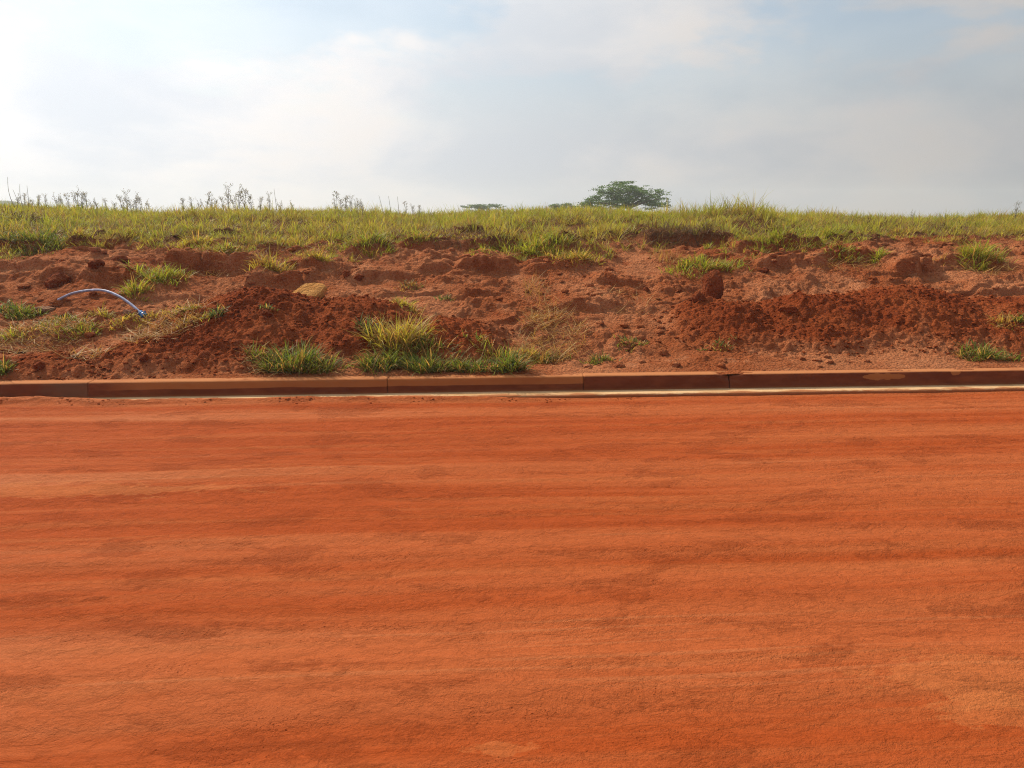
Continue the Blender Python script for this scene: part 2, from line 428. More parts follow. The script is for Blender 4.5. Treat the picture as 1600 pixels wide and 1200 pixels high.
def road_material():
    m, n = material('rolled_red_dirt')
    P = pos(n)
    along = n.map(P, (1, 1, 1), rot=(0, 0, R(-3.55)))
    wv = n.new('ShaderNodeVectorMath', operation='SCALE', ins={0: n.new('ShaderNodeTexNoise', ins={'Vector': n.map(along, (0.35, 0.6, 1)), 'Scale': 1.0, 'Detail': 2}).outputs[1], 'Scale': 0.22}).outputs[0]
    al = n.vmath('ADD', along, wv)
    sepa = n.new('ShaderNodeSeparateXYZ', ins={0: al})
    st = n.noise(n.map(al, (0.05, 1.9, 1), (2.0, 0.35, 0)), 1.0, 4, 0.6, 0.0)          # wheel and grader bands
    st2 = n.noise(n.map(al, (0.22, 6.5, 1), (4, 2, 0)), 1.0, 6, 0.62, 0.15)
    st3 = n.noise(n.map(al, (0.5, 26.0, 1), (1, 5, 0)), 1.0, 4, 0.6, 0.1)
    bl = n.noise(n.map(al, (1.9, 4.2, 1), (1, 7, 0)), 1.0, 4, 0.55, 0.3)
    grit = n.noise(n.map(al, (24, 28, 24)), 1.0, 6, 0.75); fine = n.noise(P, 150, 4, 0.75)
    mid = n.noise(n.map(al, (5, 9, 5), (3, 3, 3)), 1.0, 7, 0.72, 0.4)
    c = n.mix(n.ramp(st, 0.42, 0.58), (0.385, 0.070, 0.0135), (0.450, 0.107, 0.0300))
    c = n.mix(n.math('MULTIPLY', n.ramp(st2, 0.50, 0.66), 0.42), c, (0.470, 0.134, 0.040))
    c = n.mix(n.math('MULTIPLY', n.ramp(st2, 0.47, 0.36), 0.32), c, (0.295, 0.048, 0.008))
    c = n.mix(n.math('MULTIPLY', n.ramp(n.math('MULTIPLY', st3, n.ramp(st, 0.45, 0.60)), 0.50, 0.64), 0.35), c, (0.530, 0.185, 0.070))
    pale = n.math('MULTIPLY', n.ramp(sepa.outputs[0], 1.0, -4.5), n.ramp(n.math('ADD', st, n.math('MULTIPLY', mid, 0.2)), 0.58, 0.72))  # sun glare on the left half, painted in as paler bands
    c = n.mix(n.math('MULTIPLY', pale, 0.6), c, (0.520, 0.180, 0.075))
    loose = n.ramp(n.math('ADD', n.math('MULTIPLY', bl, 0.8), n.math('ADD', n.math('MULTIPLY', mid, 0.22), n.math('MULTIPLY', grit, 0.22))), 0.665, 0.735)
    c = n.mix(n.math('MULTIPLY', loose, 0.26), c, (0.245, 0.040, 0.007))
    c = n.mix(n.math('MULTIPLY', n.ramp(grit, 0.54, 0.70), n.math('MULTIPLY_ADD', loose, 0.45, 0.13)), c, (0.230, 0.040, 0.007))
    c = n.mix(n.math('MULTIPLY', n.ramp(fine, 0.50, 0.66), 0.16), c, (0.240, 0.042, 0.008))
    h = n.math('ADD', n.math('MULTIPLY', n.ramp(grit, 0.30, 0.72), n.math('MULTIPLY_ADD', loose, 1.2, 0.9)), n.math('MULTIPLY', fine, 0.8))
    flake = n.noise(n.map(al, (8, 13, 8), (9, 3, 3)), 1.0, 7, 0.72, 0.5)
    scab = n.ramp(flake, 0.50, 0.54)
    h = n.math('ADD', h, n.math('ADD', n.math('MULTIPLY', n.ramp(mid, 0.46, 0.54), 0.8), n.math('MULTIPLY', scab, 0.55)))
    c = n.mix(n.math('MULTIPLY', n.math('SUBTRACT', 1.0, n.math('ABSOLUTE', n.math('MULTIPLY_ADD', n.ramp(flake, 0.47, 0.53), 2.0, -1.0))), 0.06), c, (0.200, 0.034, 0.007))
    h = n.math('ADD', h, n.math('MULTIPLY', st3, 0.4))
    patch_ = None
    for (wx0, wy0, wrx, wry) in WORN:
        q = n.vmath('LENGTH', n.vmath('MULTIPLY', n.vmath('SUBTRACT', P, (wx0, wy0, 0.0)), (1 / wrx, 1 / wry, 0.0)), out=1)
        k = n.ramp(n.math('ADD', q, n.math('MULTIPLY', n.math('SUBTRACT', n.noise(n.map(al, (5, 9, 5)), 1.0, 6, 0.66), 0.5), 4.2)), 1.0, 0.72)
        c = n.mix(n.math('MULTIPLY', k, 0.38), c, (0.560, 0.180, 0.055))
    finish(n, c, 0.85, 0.06, h, 0.62, 0.010)
    return m
def kerb_material():
    m, n = material('dusty_kerb_concrete')
    P = pos(n); sep = n.new('ShaderNodeSeparateXYZ', ins={0: P}); X, Y, Z = sep.outputs
    wav = n.noise(n.map(P, (1.3, 0, 0)), 1.0, 3, 0.5); fine = n.noise(n.map(P, (6, 6, 14)), 1.0, 5, 0.6)
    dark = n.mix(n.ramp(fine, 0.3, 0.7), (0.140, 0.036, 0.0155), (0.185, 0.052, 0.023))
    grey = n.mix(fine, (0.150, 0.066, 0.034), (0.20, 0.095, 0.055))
    gx = n.math('MULTIPLY', n.ramp(X, KX[0] + 0.02, KX[0] - 0.02), n.ramp(n.noise(n.map(P, (1.6, 1, 5)), 1.0, 3), 0.40, 0.56))
    c = n.mix(gx, dark, grey)
    dust = n.mix(fine, (0.330, 0.115, 0.036), (0.40, 0.150, 0.050))
    lim = n.math('MULTIPLY_ADD', wav, 0.035, 0.040)
    inx = n.math('MULTIPLY', n.ramp(X, KX[0] - 0.01, KX[0] + 0.5), n.ramp(X, KX[2] + 0.006, KX[2] - 0.006))
    c = n.mix(n.math('MULTIPLY', n.ramp(n.math('SUBTRACT', Z, lim), -0.004, 0.004), inx), c, dust)
    # two splashes of dry mud on the darker stones
    for (cx, wx, cz, hz) in SPLASH:
        dx = n.math('DIVIDE', n.math('SUBTRACT', X, cx), wx)
        edge = n.math('MULTIPLY_ADD', n.noise(n.map(P, (11, 0, 0)), 1.0, 3), 1.6, -0.1)
        dz = n.math('DIVIDE', n.math('SUBTRACT', Z, cz), n.math('MULTIPLY', edge, hz))
        q = n.math('ADD', n.math('POWER', n.math('ABSOLUTE', dx), 4.0), n.math('POWER', n.math('ABSOLUTE', dz), 2.0))
        c = n.mix(n.ramp(q, 1.08, 0.92), c, dust)
    # dusty top
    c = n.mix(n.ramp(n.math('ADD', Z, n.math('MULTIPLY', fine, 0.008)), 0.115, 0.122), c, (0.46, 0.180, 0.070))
    stn = n.noise(n.map(P, (2.2, 2, 9), (5, 1, 2)), 1.0, 6, 0.65)
    c = n.mix(n.math('MULTIPLY', n.ramp(stn, 0.50, 0.66), 0.35), c, (0.30, 0.085, 0.030))
    c = n.mix(n.math('MULTIPLY', n.ramp(Z, 0.022, 0.004), 0.6), c, (0.29, 0.105, 0.040))
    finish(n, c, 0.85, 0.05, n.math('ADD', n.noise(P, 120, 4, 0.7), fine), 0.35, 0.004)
    return m
def gutter_material():
    m, n = material('pale_cement')
    P = pos(n)
    a = n.noise(n.map(P, (2.5, 5, 5)), 1.0, 5, 0.6); f = n.noise(P, 60, 4, 0.7)
    c = n.mix(n.ramp(a, 0.35, 0.6), (0.52, 0.29, 0.125), (0.68, 0.44, 0.225))
    c = n.mix(n.math('MULTIPLY', n.ramp(f, 0.55, 0.72), 0.5), c, (0.36, 0.17, 0.085))
    sz_ = n.new('ShaderNodeSeparateXYZ', ins={0: P})
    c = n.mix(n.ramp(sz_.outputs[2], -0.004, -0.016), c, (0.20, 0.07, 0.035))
    sl = n.math('SUBTRACT', sz_.outputs[1], n.math('MULTIPLY_ADD', sz_.outputs[0], 0.0621, 6.19))
    smear = n.math('ADD', n.math('MULTIPLY', sl, -3.5), n.math('MULTIPLY', n.noise(n.map(P, (3, 9, 9)), 1.0, 6, 0.68), 1.3))
    c = n.mix(n.math('MULTIPLY', n.ramp(smear, 0.98, 1.16), 0.85), c, (0.36, 0.105, 0.030))
    finish(n, c, 0.85, 0.2, f, 0.6, 0.006)
    return m
def blade_material(name, trans=0.45, spec=0.25):
    m, n = material(name)
    at = n.new('ShaderNodeAttribute', attribute_name='Col')
    d = n.new('ShaderNodeBsdfPrincipled', ins={'Base Color': at.outputs[0], 'Roughness': 0.55, 'Specular IOR Level': spec})
    tcol = n.mix(1.0, at.outputs[0], (1.25, 1.2, 0.75), 'MULTIPLY')
    t = n.new('ShaderNodeBsdfTranslucent', ins={'Color': tcol})
    mx = n.new('ShaderNodeMixShader', ins={0: trans, 1: d.outputs[0], 2: t.outputs[0]})
    n.new('ShaderNodeOutputMaterial', ins={'Surface': mx.outputs[0]})
    return m
def plain(name, col, rough=0.5, spec=0.4, var=0.15, scale=20):
    m, n = material(name)
    P = n.new('ShaderNodeTexCoord').outputs['Object']
    k = n.noise(P, scale, 4, 0.6)
    c = n.mix(n.ramp(k, 0.3, 0.7), tuple(v * (1 - var) for v in col), tuple(min(v * (1 + var), 1) for v in col))
    finish(n, c, rough, spec, k, 0.15, 0.002)
    return m

# kerb joints and splashes from the photograph
def on_kerb(px, py, s=0.01):
    d = ray(px, py); t = (6.19 + s) / (d[1] - 0.0621 * d[0]); return d[0] * t, CAM_H + d[2] * t
KX = [on_kerb(137, 610)[0], on_kerb(605, 605)[0], on_kerb(912, 600)[0], on_kerb(1140, 597)[0]]
s1x, s1z = on_kerb(1382, 588); s2x, s2z = on_kerb(1495, 583)
SPLASH = [(s1x, 0.19, s1z - 0.004, 0.036), (s2x, 0.045, s2z + 0.012, 0.045)]
def on_road(px, py):
    d = ray(px, py); k_ = (CAM_H + 0.03) / -d[2]; return d[0] * k_, d[1] * k_
WORN = []
for (a, b, c_, d_) in [(1500, 1060, 0.34, 0.13), (1560, 1110, 0.22, 0.09), (780, 1165, 0.10, 0.04), (90, 765, 1.1, 0.10)]:
    u_, v_ = on_road(a, b); WORN.append((u_, v_, c_, d_))
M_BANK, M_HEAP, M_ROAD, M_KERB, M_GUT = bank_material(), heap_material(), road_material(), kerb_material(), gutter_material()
M_CLOD = clod_material('clod_earth', (0.180, 0.040, 0.014), (0.300, 0.082, 0.030))
M_CRUMB = clod_material('crumb_earth', (0.190, 0.040, 0.012), (0.300, 0.070, 0.022))
M_BLADE = blade_material('grass_blade'); M_STRAW = blade_material('dry_straw', 0.3, 0.15)

# ------------------------------------------------------------------ setting: bank, field, road, gutter, kerb, hill
bank = mesh_np('earth_bank', np.stack([GX, GS + kerb_y(GX), GZ], -1).reshape(-1, 3), grid_faces(len(FX), len(FS)), M_BANK)
tag(bank, kind='structure')

cx = np.concatenate([-np.geomspace(460, 12.3, 26), np.linspace(-12, 12, 241), np.geomspace(12.3, 460, 26)])
cs = np.concatenate([np.linspace(0.085, 4.2, 40)[:-1], np.linspace(4.2, 13, 110), np.geomspace(13.3, 460, 40)])
A, B = np.meshgrid(cx, cs); Z = terrain_z(A, B)
ins = (1 - sstep(7.3, 7.9, np.abs(A))) * (1 - sstep(4.0, 4.38, B))
Z = Z - 0.35 * ins - 0.004 - 3.0 * sstep(120, 460, np.hypot(A, B)) * (np.abs(A) > 12.5) * 0
field = mesh_np('grassy_field_ground', np.stack([A, B + kerb_y(np.clip(A, -40, 40)), Z], -1).reshape(-1, 3), grid_faces(len(cx), len(cs)), M_BANK)
tag(field, kind='structure')

def edge_s(X):       # front edge of the gutter slab (negative = towards the road)
    return -0.126 - 0.030 * sstep(-1.8, 0.4, X) + 0.008 * perlin(X * 1.3, X * 0 + 0.5, 301) + 0.012 * fbm(X * 9, X * 0 + 2.5, 4, 302)
def road_z(X, s):    # s measured from the kerb foot; the road lies at negative s
    z = -0.026 + 0.010 * fbm(X * 0.25, s * 1.6, 3, 311) + 0.005 * fbm(X * 0.9, s * 4.5, 3, 312) + 0.013 * fbm(X * 0.08 + 0.3 * fbm(X * 0.4, s * 0.6, 2, 315), s * 4.2, 2, 313) + 0.008 * fbm(X * 0.18, s * 9.5, 2, 314)
    # wheel ruts along the road
    for sc_, wd, dp in ((-0.75, 0.16, 0.009), (-1.35, 0.20, 0.014), (-1.95, 0.18, 0.010), (-2.55, 0.22, 0.017), (-3.1, 0.16, 0.012), (-3.55, 0.2, 0.013), (-4.3, 0.25, 0.014)):
        sw = sc_ + 0.10 * perlin(X * 0.35, X * 0 + sc_, 321)
        z = z - dp * np.exp(-((s - sw) / wd) ** 2) * (0.6 + 0.8 * perlin(X * 0.5, X * 0 + 9 + sc_, 322))
    z = z + 0.0035 * fbm(X * 6, s * 14, 3, 331) * sstep(-0.2, 0.3, fbm(X * 0.6, s * 1.8, 2, 332))
    # soil washed over the gutter on the left and swept against its edge in the middle
    left = sstep(-2.9, -3.7, X)
    z = z + sstep(-0.85, -0.18, s) * (0.022 * sstep(0.3, -2.0, X))
    rid = np.exp(-((s + 0.175 - 0.02 * perlin(X * 2.0, X * 0 + 3, 343)) / 0.05) ** 2) * sstep(0.6, -0.6, X)
    lump = np.clip(0.5 + fbm(X * 3.0, s * 3, 3, 344), 0, 1)
    z = z + rid * (0.010 + 0.022 * lump * np.clip(crumbs(X * 22, s * 24, 345), 0, 1))
    z = z + left * sstep(-0.5, -0.15, s) * (0.026 + 0.020 * fbm(X * 2.2, s * 7, 3, 341))
    return z
rx = np.linspace(-7, 7, 401); rs = np.concatenate([np.linspace(-5.75, -0.8, 300)[:-1], np.linspace(-0.8, -0.04, 70)])
A, B = np.meshgrid(rx, rs); Z = road_z(A, B)
Z = np.where(B > -0.105, Z - (0.05 - 0.048 * sstep(-3.0, -3.8, A)) * sstep(-0.105, -0.07, B), Z)
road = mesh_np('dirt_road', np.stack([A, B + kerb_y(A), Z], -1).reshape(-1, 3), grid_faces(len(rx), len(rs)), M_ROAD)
tag(road, kind='structure')
ax = np.concatenate([-np.geomspace(460, 7.2, 24), np.linspace(-7, 7, 15), np.geomspace(7.2, 460, 24)])
as_ = np.concatenate([-np.geomspace(460, 6, 24), np.linspace(-5.7, -0.1, 12)])
A, B = np.meshgrid(ax, as_)
Z = -0.04 - 0.06 * ((np.abs(A) < 7.05) & (B > -5.72))
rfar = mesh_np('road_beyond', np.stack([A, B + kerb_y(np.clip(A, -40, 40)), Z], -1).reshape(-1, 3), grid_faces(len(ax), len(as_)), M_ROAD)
tag(rfar, kind='structure')

gx = np.linspace(-8, 8, 1201)
es = edge_s(gx)
rows = []
for f_, zz in ((1.0, -0.08), (1.0, -0.022), (0.985, -0.006), (0.93, 0.0), (0.75, 0.002), (0.5, 0.001), (0.25, 0.001), (0.0, 0.0), (0.0, -0.02)):
    sr = es * f_ + (0.03 if f_ == 0 else 0)
    zr = zz + 0.004 * fbm(gx * 8, gx * 0 + f_ * 7, 3, 351) * (f_ > 0.6)
    rows.append(np.stack([gx, kerb_y(gx) + sr, zr + 0.0 * gx], -1))
gut = mesh_np('concrete_gutter', np.concatenate(rows), grid_faces(len(gx), len(rows)), M_GUT)
tag(gut, kind='structure')

kerb = empty('kerb', (0, kerb_y(0), 0)); tag(kerb, kind='structure')
cuts = [-60, -30, -14, -9.5, -8.3, -6.3, KX[0], KX[1], KX[2], KX[3], KX[3] + 2.7, KX[3] + 5.2, 10, 14, 30, 60]
PR = np.array([(0.0, -0.12), (0.0, 0.0), (0.010, 0.05), (0.020, 0.098), (0.026, 0.112), (0.037, 0.1185), (0.06, 0.120), (0.125, 0.121), (0.125, -0.12)])
for k in range(len(cuts) - 1):
    a, b = cuts[k] + (0.0035 if k == 9 else 0.0015), cuts[k + 1] - (0.0035 if k == 8 else 0.0015)
    nseg = max(3, int(min(40, (b - a) / 0.06)))
    xs = np.linspace(a, b, nseg)
    xs[1] = a + 0.008; xs[-2] = b - 0.008
    off = RNG.uniform(-0.004, 0.004); lift = RNG.uniform(-0.003, 0.002)
    pts = []
    for ii, x in enumerate(xs):
        end = ii in (0, nseg - 1)
        q = PR.copy()
        wob = 0.0018 * perlin(np.array([x * 3.0]), np.array([2.2]), 361)[0]
        q[:, 0] += off + wob; q[2:8, 1] += lift; q[2:7, 1] += 0.0015 * perlin(np.array([x * 2.0]), np.array([7.2]), 362)[0]
        if end: q[2:8, 1] -= 0.004; q[1:6, 0] += 0.004
        if abs(x - KX[3]) < 0.05 and k in (8, 9):            # chipped corner at the broken joint
            amt = 0.035 * (1 - abs(x - KX[3]) / 0.05); q[3:7, 1] -= amt * 0.7; q[3:7, 0] += amt * 0.5
        pts.append(np.stack([np.full(len(q), x), q[:, 0] + kerb_y(x) - kerb_y(0), q[:, 1]], -1))
    m_ = len(PR)
    V = np.concatenate(pts)
    F = grid_faces(m_, nseg)[:, ::-1]
    caps = np.array([list(range(m_)), [(nseg - 1) * m_ + q for q in range(m_)][::-1]])
    o = mesh_np('kerb_stone', V, [F, caps], M_KERB, smooth=False, parent=kerb)

M_HILL = plain('hazy_hill', (0.05, 0.075, 0.045), 0.9, 0.1, 0.3, 0.05)
hx_ = np.linspace(-480, -150, 90)
hz_ = -2.0 + (6.6 + 0.5 * fbm(hx_ * 0.06, hx_ * 0, 4, 5)) * (1 - sstep(-214, -188, hx_)) + 0.25 * perlin(hx_ * 0.6, hx_ * 0, 6)
rows = [np.stack([hx_, np.full(90, 330.0 - 40 * u), -9 + (hz_ + 9) * v], -1) for u, v in ((1, 0), (0.7, 0.4), (0.3, 0.85), (0, 1), (-0.6, 0.7), (-1.5, 0))]
hill = mesh_np('distant_hill', np.concatenate(rows), grid_faces(90, 6), M_HILL)
tag(hill, kind='structure')

# ------------------------------------------------------------------ heaps of soil
HEAP_LABEL = {
    'left': 'wide heap of crumbly red soil spread behind the kerb, left of the tall grass clump',
    'cone': 'small fine dark red soil cone on the right of the tall grass clump',
    'right': 'long dark red heap of loose fresh soil below the upright earth clod',
    'low': 'low rough red soil heap at the far left just behind the kerb'}
for key, (hx, hs, hz) in HG.items():
    A, B = np.meshgrid(hx, hs)
    zt = grid_z(A.ravel(), B.ravel()).reshape(A.shape)
    up = hz > zt - 0.028
    keep = up[:-1, :-1] | up[1:, :-1] | up[:-1, 1:] | up[1:, 1:]
    V = np.stack([A, B + kerb_y(A), hz], -1).reshape(-1, 3); F = grid_faces(len(hx), len(hs), keep)
    used = np.unique(F); re = np.zeros(len(V), int); re[used] = np.arange(len(used))
    o = mesh_np('soil_heap', V[used], re[F], M_HEAP, cols=np.repeat(HEAP_DRY[key].reshape(-1, 1)[used], 3, 1))
    tag(o, HEAP_LABEL[key], 'soil heap', 'heaps of loose soil behind the kerb')

# ------------------------------------------------------------------ crumbs and clods
def clod_shape(sub, seed, rough=0.35, flat=0.75):
    V, F = {1: ICO1, 2: ICO2, 3: ICO3, 4: ICO4}[sub]
    r = np.random.default_rng(seed)
    V = V.copy()
    for _ in range(7):                                   # chop facets off
        nrm = r.normal(size=3); nrm /= np.linalg.norm(nrm); d = r.uniform(0.55, 0.85)
        ex = np.maximum(V @ nrm - d, 0); V = V - ex[:, None] * nrm * 0.85
    n_ = fbm(V[:, 0] * 2.1 + seed, V[:, 1] * 2.1 + V[:, 2] * 1.7, 3, seed) + 0.5 * fbm(V[:, 2] * 4 + seed, V[:, 0] * 4 - V[:, 1] * 3, 2, seed + 5)
    V = V * (1 + rough * n_)[:, None]
    V[:, 2] *= flat
    return V, F
SHAPES = [clod_shape(1, 400 + i, 0.32) for i in range(10)]
SHAPES2 = [clod_shape(2, 500 + i, 0.28) for i in range(8)]
def scatter_clods(name, X, s, r, mat, zf=ground_z, sink=0.35):
    Vs, Fs, off = [], [], 0
    z = zf(X, s)
    for i in range(len(X)):
        V, F = SHAPES2[i % 8] if r[i] > 0.030 else SHAPES[i % 10]
        a = RNG.uniform(0, 6.28); c, sn = math.cos(a), math.sin(a)
        q = V * np.array([RNG.uniform(0.8, 1.35), RNG.uniform(0.8, 1.2), RNG.uniform(0.6, 0.95)]) * r[i]
        q = np.stack([q[:, 0] * c - q[:, 1] * sn, q[:, 0] * sn + q[:, 1] * c, q[:, 2]], -1)
        Vs.append(q + np.array([X[i], s[i] + kerb_y(X[i]), z[i] + r[i] * (0.5 - sink)])); Fs.append(F + off); off += len(V)
    o = mesh_np(name, np.concatenate(Vs), np.concatenate(Fs), mat, smooth=False)
    tag(o, kind='stuff'); return o
# on the bank
X = RNG.uniform(-7.5, 7.5, 5200); s = RNG.uniform(0.2, 4.2, 5200)
k = RNG.random(5200) < (0.12 + 0.88 * sstep(-0.05, 0.5, fbm(X * 1.0 + 70, s * 1.2, 3, 111))); X, s = X[k], s[k]; k = ground_z(X, s) < grid_z(X, s) + 0.01; X, s = X[k], s[k]
scatter_clods('loose_clods', X, s, 0.009 + 0.055 * RNG.random(len(X)) ** 4.0, M_BANK)
# on the heaps
XX, SS = [], []
for key, hp in HEAPS.items():
    x0, x1, s0, s1 = hp['box']; n_ = int(520 * (x1 - x0) * (s1 - s0))
    X = RNG.uniform(x0, x1, n_); s = RNG.uniform(s0, s1, n_); h = heap_h(hp['parts'], X, s)
    k = (h > -0.02) & (X < 5.2) & (X > -5); XX.append(X[k]); SS.append(s[k])
X, s = np.concatenate(XX), np.concatenate(SS)
scatter_clods('heap_crumbs', X, s, 0.006 + 0.020 * RNG.random(len(X)) ** 3.0, M_HEAP)
# mud crumbs along the gutter and stray grit on the road
def low_z(X, s): return np.where(s > edge_s(X), np.maximum(0.002, road_z(X, s)), road_z(X, s))
n_ = 520
X = -4.6 + 5.6 * RNG.random(n_) ** 0.9; s = -0.18 - np.abs(RNG.normal(0, 0.05, n_)) + 0.02 * RNG.random(n_)
k = fbm(X * 1.3, X * 0 + 4, 3, 121) > 0.0; X, s = X[k], s[k]
scatter_clods('mud_crumbs', X, s, 0.003 + 0.010 * RNG.random(len(X)) ** 3.0, M_ROAD, low_z)
X = [RNG.uniform(-5.5, 5.5, 500)]; s = [RNG.uniform(-4.6, -0.3, 500)]
for (px, py, rx_, ry_, n_) in [(1095, 855, .34, .10, 420), (1180, 848, .2, .06, 120), (620, 870, .26, .06, 260), (1345, 716, .38, .05, 130), (470, 990, .12, .06, 170), (330, 985, .12, .05, 110), (600, 975, .16, .04, 130), (120, 995, .1, .05, 80),
                          (845, 1115, .10, .06, 170), (430, 1130, .12, .07, 170), (740, 1110, .07, .05, 110), (1140, 1025, .16, .05, 200), (1215, 1030, .12, .05, 130), (1300, 1022, .14, .04, 120), (1060, 1040, .05, .03, 50), (1010, 1075, .25, .05, 200), (1250, 1070, .3, .06, 240),
                          (140, 715, .6, .05, 130), (250, 850, .5, .05, 160), (950, 730, .2, .05, 80), (1180, 680, .5, .05, 120), (270, 1045, .1, .06, 90), (340, 1180, .18, .08, 220), (1050, 1150, .25, .06, 220), (840, 1190, .2, .06, 160)]:
    u_, v_ = on_road(px, py); n_ = int(n_ * 0.8); a = RNG.normal(0, 0.5, (n_, 2)); xx = u_ + a[:, 0] * rx_; yy = v_ + a[:, 1] * ry_ + 0.0621 * a[:, 0] * rx_
    X.append(xx); s.append(yy - kerb_y(xx))
X = np.concatenate(X); s = np.concatenate(s)
scatter_clods('road_grit', X, s, 0.0014 + 0.0030 * RNG.random(len(X)) ** 3, M_ROAD, road_z, 0.55)

# single clods and stones
def place(o, px, py, dz=0.0, rz=0.0):
    X, s, z = pix(px, py); o.location = (X, s + kerb_y(X), z + dz); o.rotation_euler = (0, 0, rz); return o
def rock(name, seed, size, mat, sub=3, rough=0.30, flat=1.0):
    V, F = clod_shape(sub, seed, rough, flat)
    if size[2] > 0.16: V = np.sign(V) * np.abs(V) ** 0.72            # squarer block with a flat top
    V = V * np.array(size)
    return mesh_np(name, V, F, mat, smooth=False)
M_OCHRE = clod_material('ochre_sandstone', (0.56, 0.25, 0.070), (0.66, 0.33, 0.105))
M_STONE = clod_material('dusty_brown_stone', (0.26, 0.12, 0.07), (0.36, 0.19, 0.12))
for (px, py, size, seed, lab, cat, mat, nm, dz, rz) in [
    (1113, 462, (0.112, 0.085, 0.185), 601, 'tall upright block of dark red earth standing on the bank right of centre', 'earth clod', M_CLOD, 'earth_clod', 0.085, 0.2),
    (1092, 470, (0.075, 0.07, 0.075), 602, 'rounded dark earth clod leaning at the left foot of the tall upright block', 'earth clod', M_CLOD, 'earth_clod', 0.03, 0.9),
    (541, 432, (0.055, 0.05, 0.055), 603, 'rounded red clod above the ochre slab, left one of a touching pair', 'earth clod', M_CLOD, 'earth_clod', 0.02, 0.4),
    (562, 436, (0.075, 0.06, 0.05), 604, 'flatter red clod above the ochre slab, right one of a touching pair', 'earth clod', M_CLOD, 'earth_clod', 0.02, 1.4),
    (92, 446, (0.13, 0.11, 0.10), 605, 'dark block of earth just above the buried end of the blue pipe', 'earth clod', M_CLOD, 'earth_clod', 0.04, 0.1),
    (152, 416, (0.085, 0.07, 0.055), 606, 'brown clod on the bare slope below the bright green left tuft', 'earth clod', M_CLOD, 'earth_clod', 0.02, 0.7),
    (190, 409, (0.11, 0.08, 0.05), 607, 'flat brown clod on the bare slope left of the cracked ledge', 'earth clod', M_CLOD, 'earth_clod', 0.02, 0.2),
    (70, 487, (0.10, 0.07, 0.045), 608, 'pale dusty brown stone beside the left green tuft under the pipe', 'stone', M_STONE, 'stone', 0.02, 0.2),
    (200, 492, (0.055, 0.045, 0.035), 609, 'small brown block lying under the arched blue pipe', 'stone', M_STONE, 'stone', 0.02, 0.1),
    (103, 497, (0.085, 0.06, 0.05), 610, 'dark earth clod below the buried end of the blue pipe', 'earth clod', M_CLOD, 'earth_clod', 0.015, 1.0),
    (418, 492, (0.05, 0.045, 0.04), 611, 'small dark clod on the face of the wide soil heap', 'earth clod', M_CLOD, 'earth_clod', 0.015, 0.5),
    (226, 562, (0.05, 0.045, 0.04), 612, 'dark red clod low on the left end of the wide soil heap', 'earth clod', M_CRUMB, 'earth_clod', 0.015, 0.3),
    (62, 575, (0.045, 0.04, 0.04), 613, 'small pointed clod on the low heap by the left edge kerb', 'earth clod', M_CRUMB, 'earth_clod', 0.015, 0.3),
    (1232, 487, (0.10, 0.06, 0.05), 614, 'broad dark clod half buried in the left end of the long fresh heap', 'earth clod', M_CRUMB, 'earth_clod', 0.02, 0.0),
    (1010, 455, (0.05, 0.04, 0.04), 615, 'dark clod on the smooth slope left of the upright block', 'earth clod', M_CLOD, 'earth_clod', 0.01, 0.9),
    (1193, 426, (0.06, 0.05, 0.05), 616, 'clod at the right end of the long flat green tuft', 'earth clod', M_CLOD, 'earth_clod', 0.02, 0.4)]:
    o = rock(nm, seed, size, mat); place(o, px, py, dz, rz)
    tag(o, lab, cat, 'clods and stones lying on the bank')
# ochre slab, tilted up to the camera
out_ = np.array([(-0.20, -0.085), (-0.17, -0.04), (-0.10, 0.045), (-0.06, 0.085), (0.04, 0.10), (0.12, 0.095), (0.155, 0.06), (0.13, -0.01), (0.09, -0.07), (0.0, -0.095), (-0.1, -0.1)])
nr = len(out_); rings = []
for sc_, dep in ((0.0, -0.012), (0.55, -0.014), (0.9, -0.006), (1.0, 0.012), (1.02, 0.05), (0.9, 0.09)):
    q = out_ * sc_; rings.append(np.stack([q[:, 0] * 1.05, dep + 0.006 * fbm(q[:, 0] * 12, q[:, 1] * 12 + dep, 3, 7), q[:, 1]], -1))
V = np.concatenate(rings)
V[:, 2] *= 1.45
F = np.array([(a * nr + b, (a + 1) * nr + b, (a + 1) * nr + (b + 1) % nr, a * nr + (b + 1) % nr) for a in range(5) for b in range(nr)])
o = mesh_np('stone_slab', V, F, M_OCHRE, smooth=False); place(o, 483, 462, 0.05, 0.15); o.rotation_euler = (R(-60), R(2), 0.05)
tag(o, 'flat ochre yellow slab of stone set in the top of the wide soil heap', 'stone', 'clods and stones lying on the bank')

# ------------------------------------------------------------------ blue pipe
M_PIPE = plain('pale_blue_polyethylene', (0.28, 0.31, 0.47), 0.55, 0.35, 0.3)
M_FIT = plain('blue_plastic', (0.035, 0.17, 0.42), 0.35, 0.5, 0.1)
Xa, sa, za = pix(92, 467); Xe, se, ze = pix(222, 494)
pa = np.array([Xa, sa + kerb_y(Xa), za - 0.05]); pe = np.array([Xe, se + kerb_y(Xe), ze + 0.030])
Yp = np.linspace(pa[1], pe[1], 60)
ctrl = [(88, 470), (112, 459), (138, 454), (162, 454), (184, 462), (204, 475), (220, 489)]
pts = []
for i, (a, b) in enumerate(ctrl):
    d = ray(a, b); yy = pa[1] + (pe[1] - pa[1]) * i / (len(ctrl) - 1) - 0.05 * math.sin(math.pi * i / 6) * 0
    pts.append(np.array([0, 0, CAM_H]) + d * yy / d[1])
pts = np.array(pts)
tt = np.linspace(0, len(pts) - 1, 70)
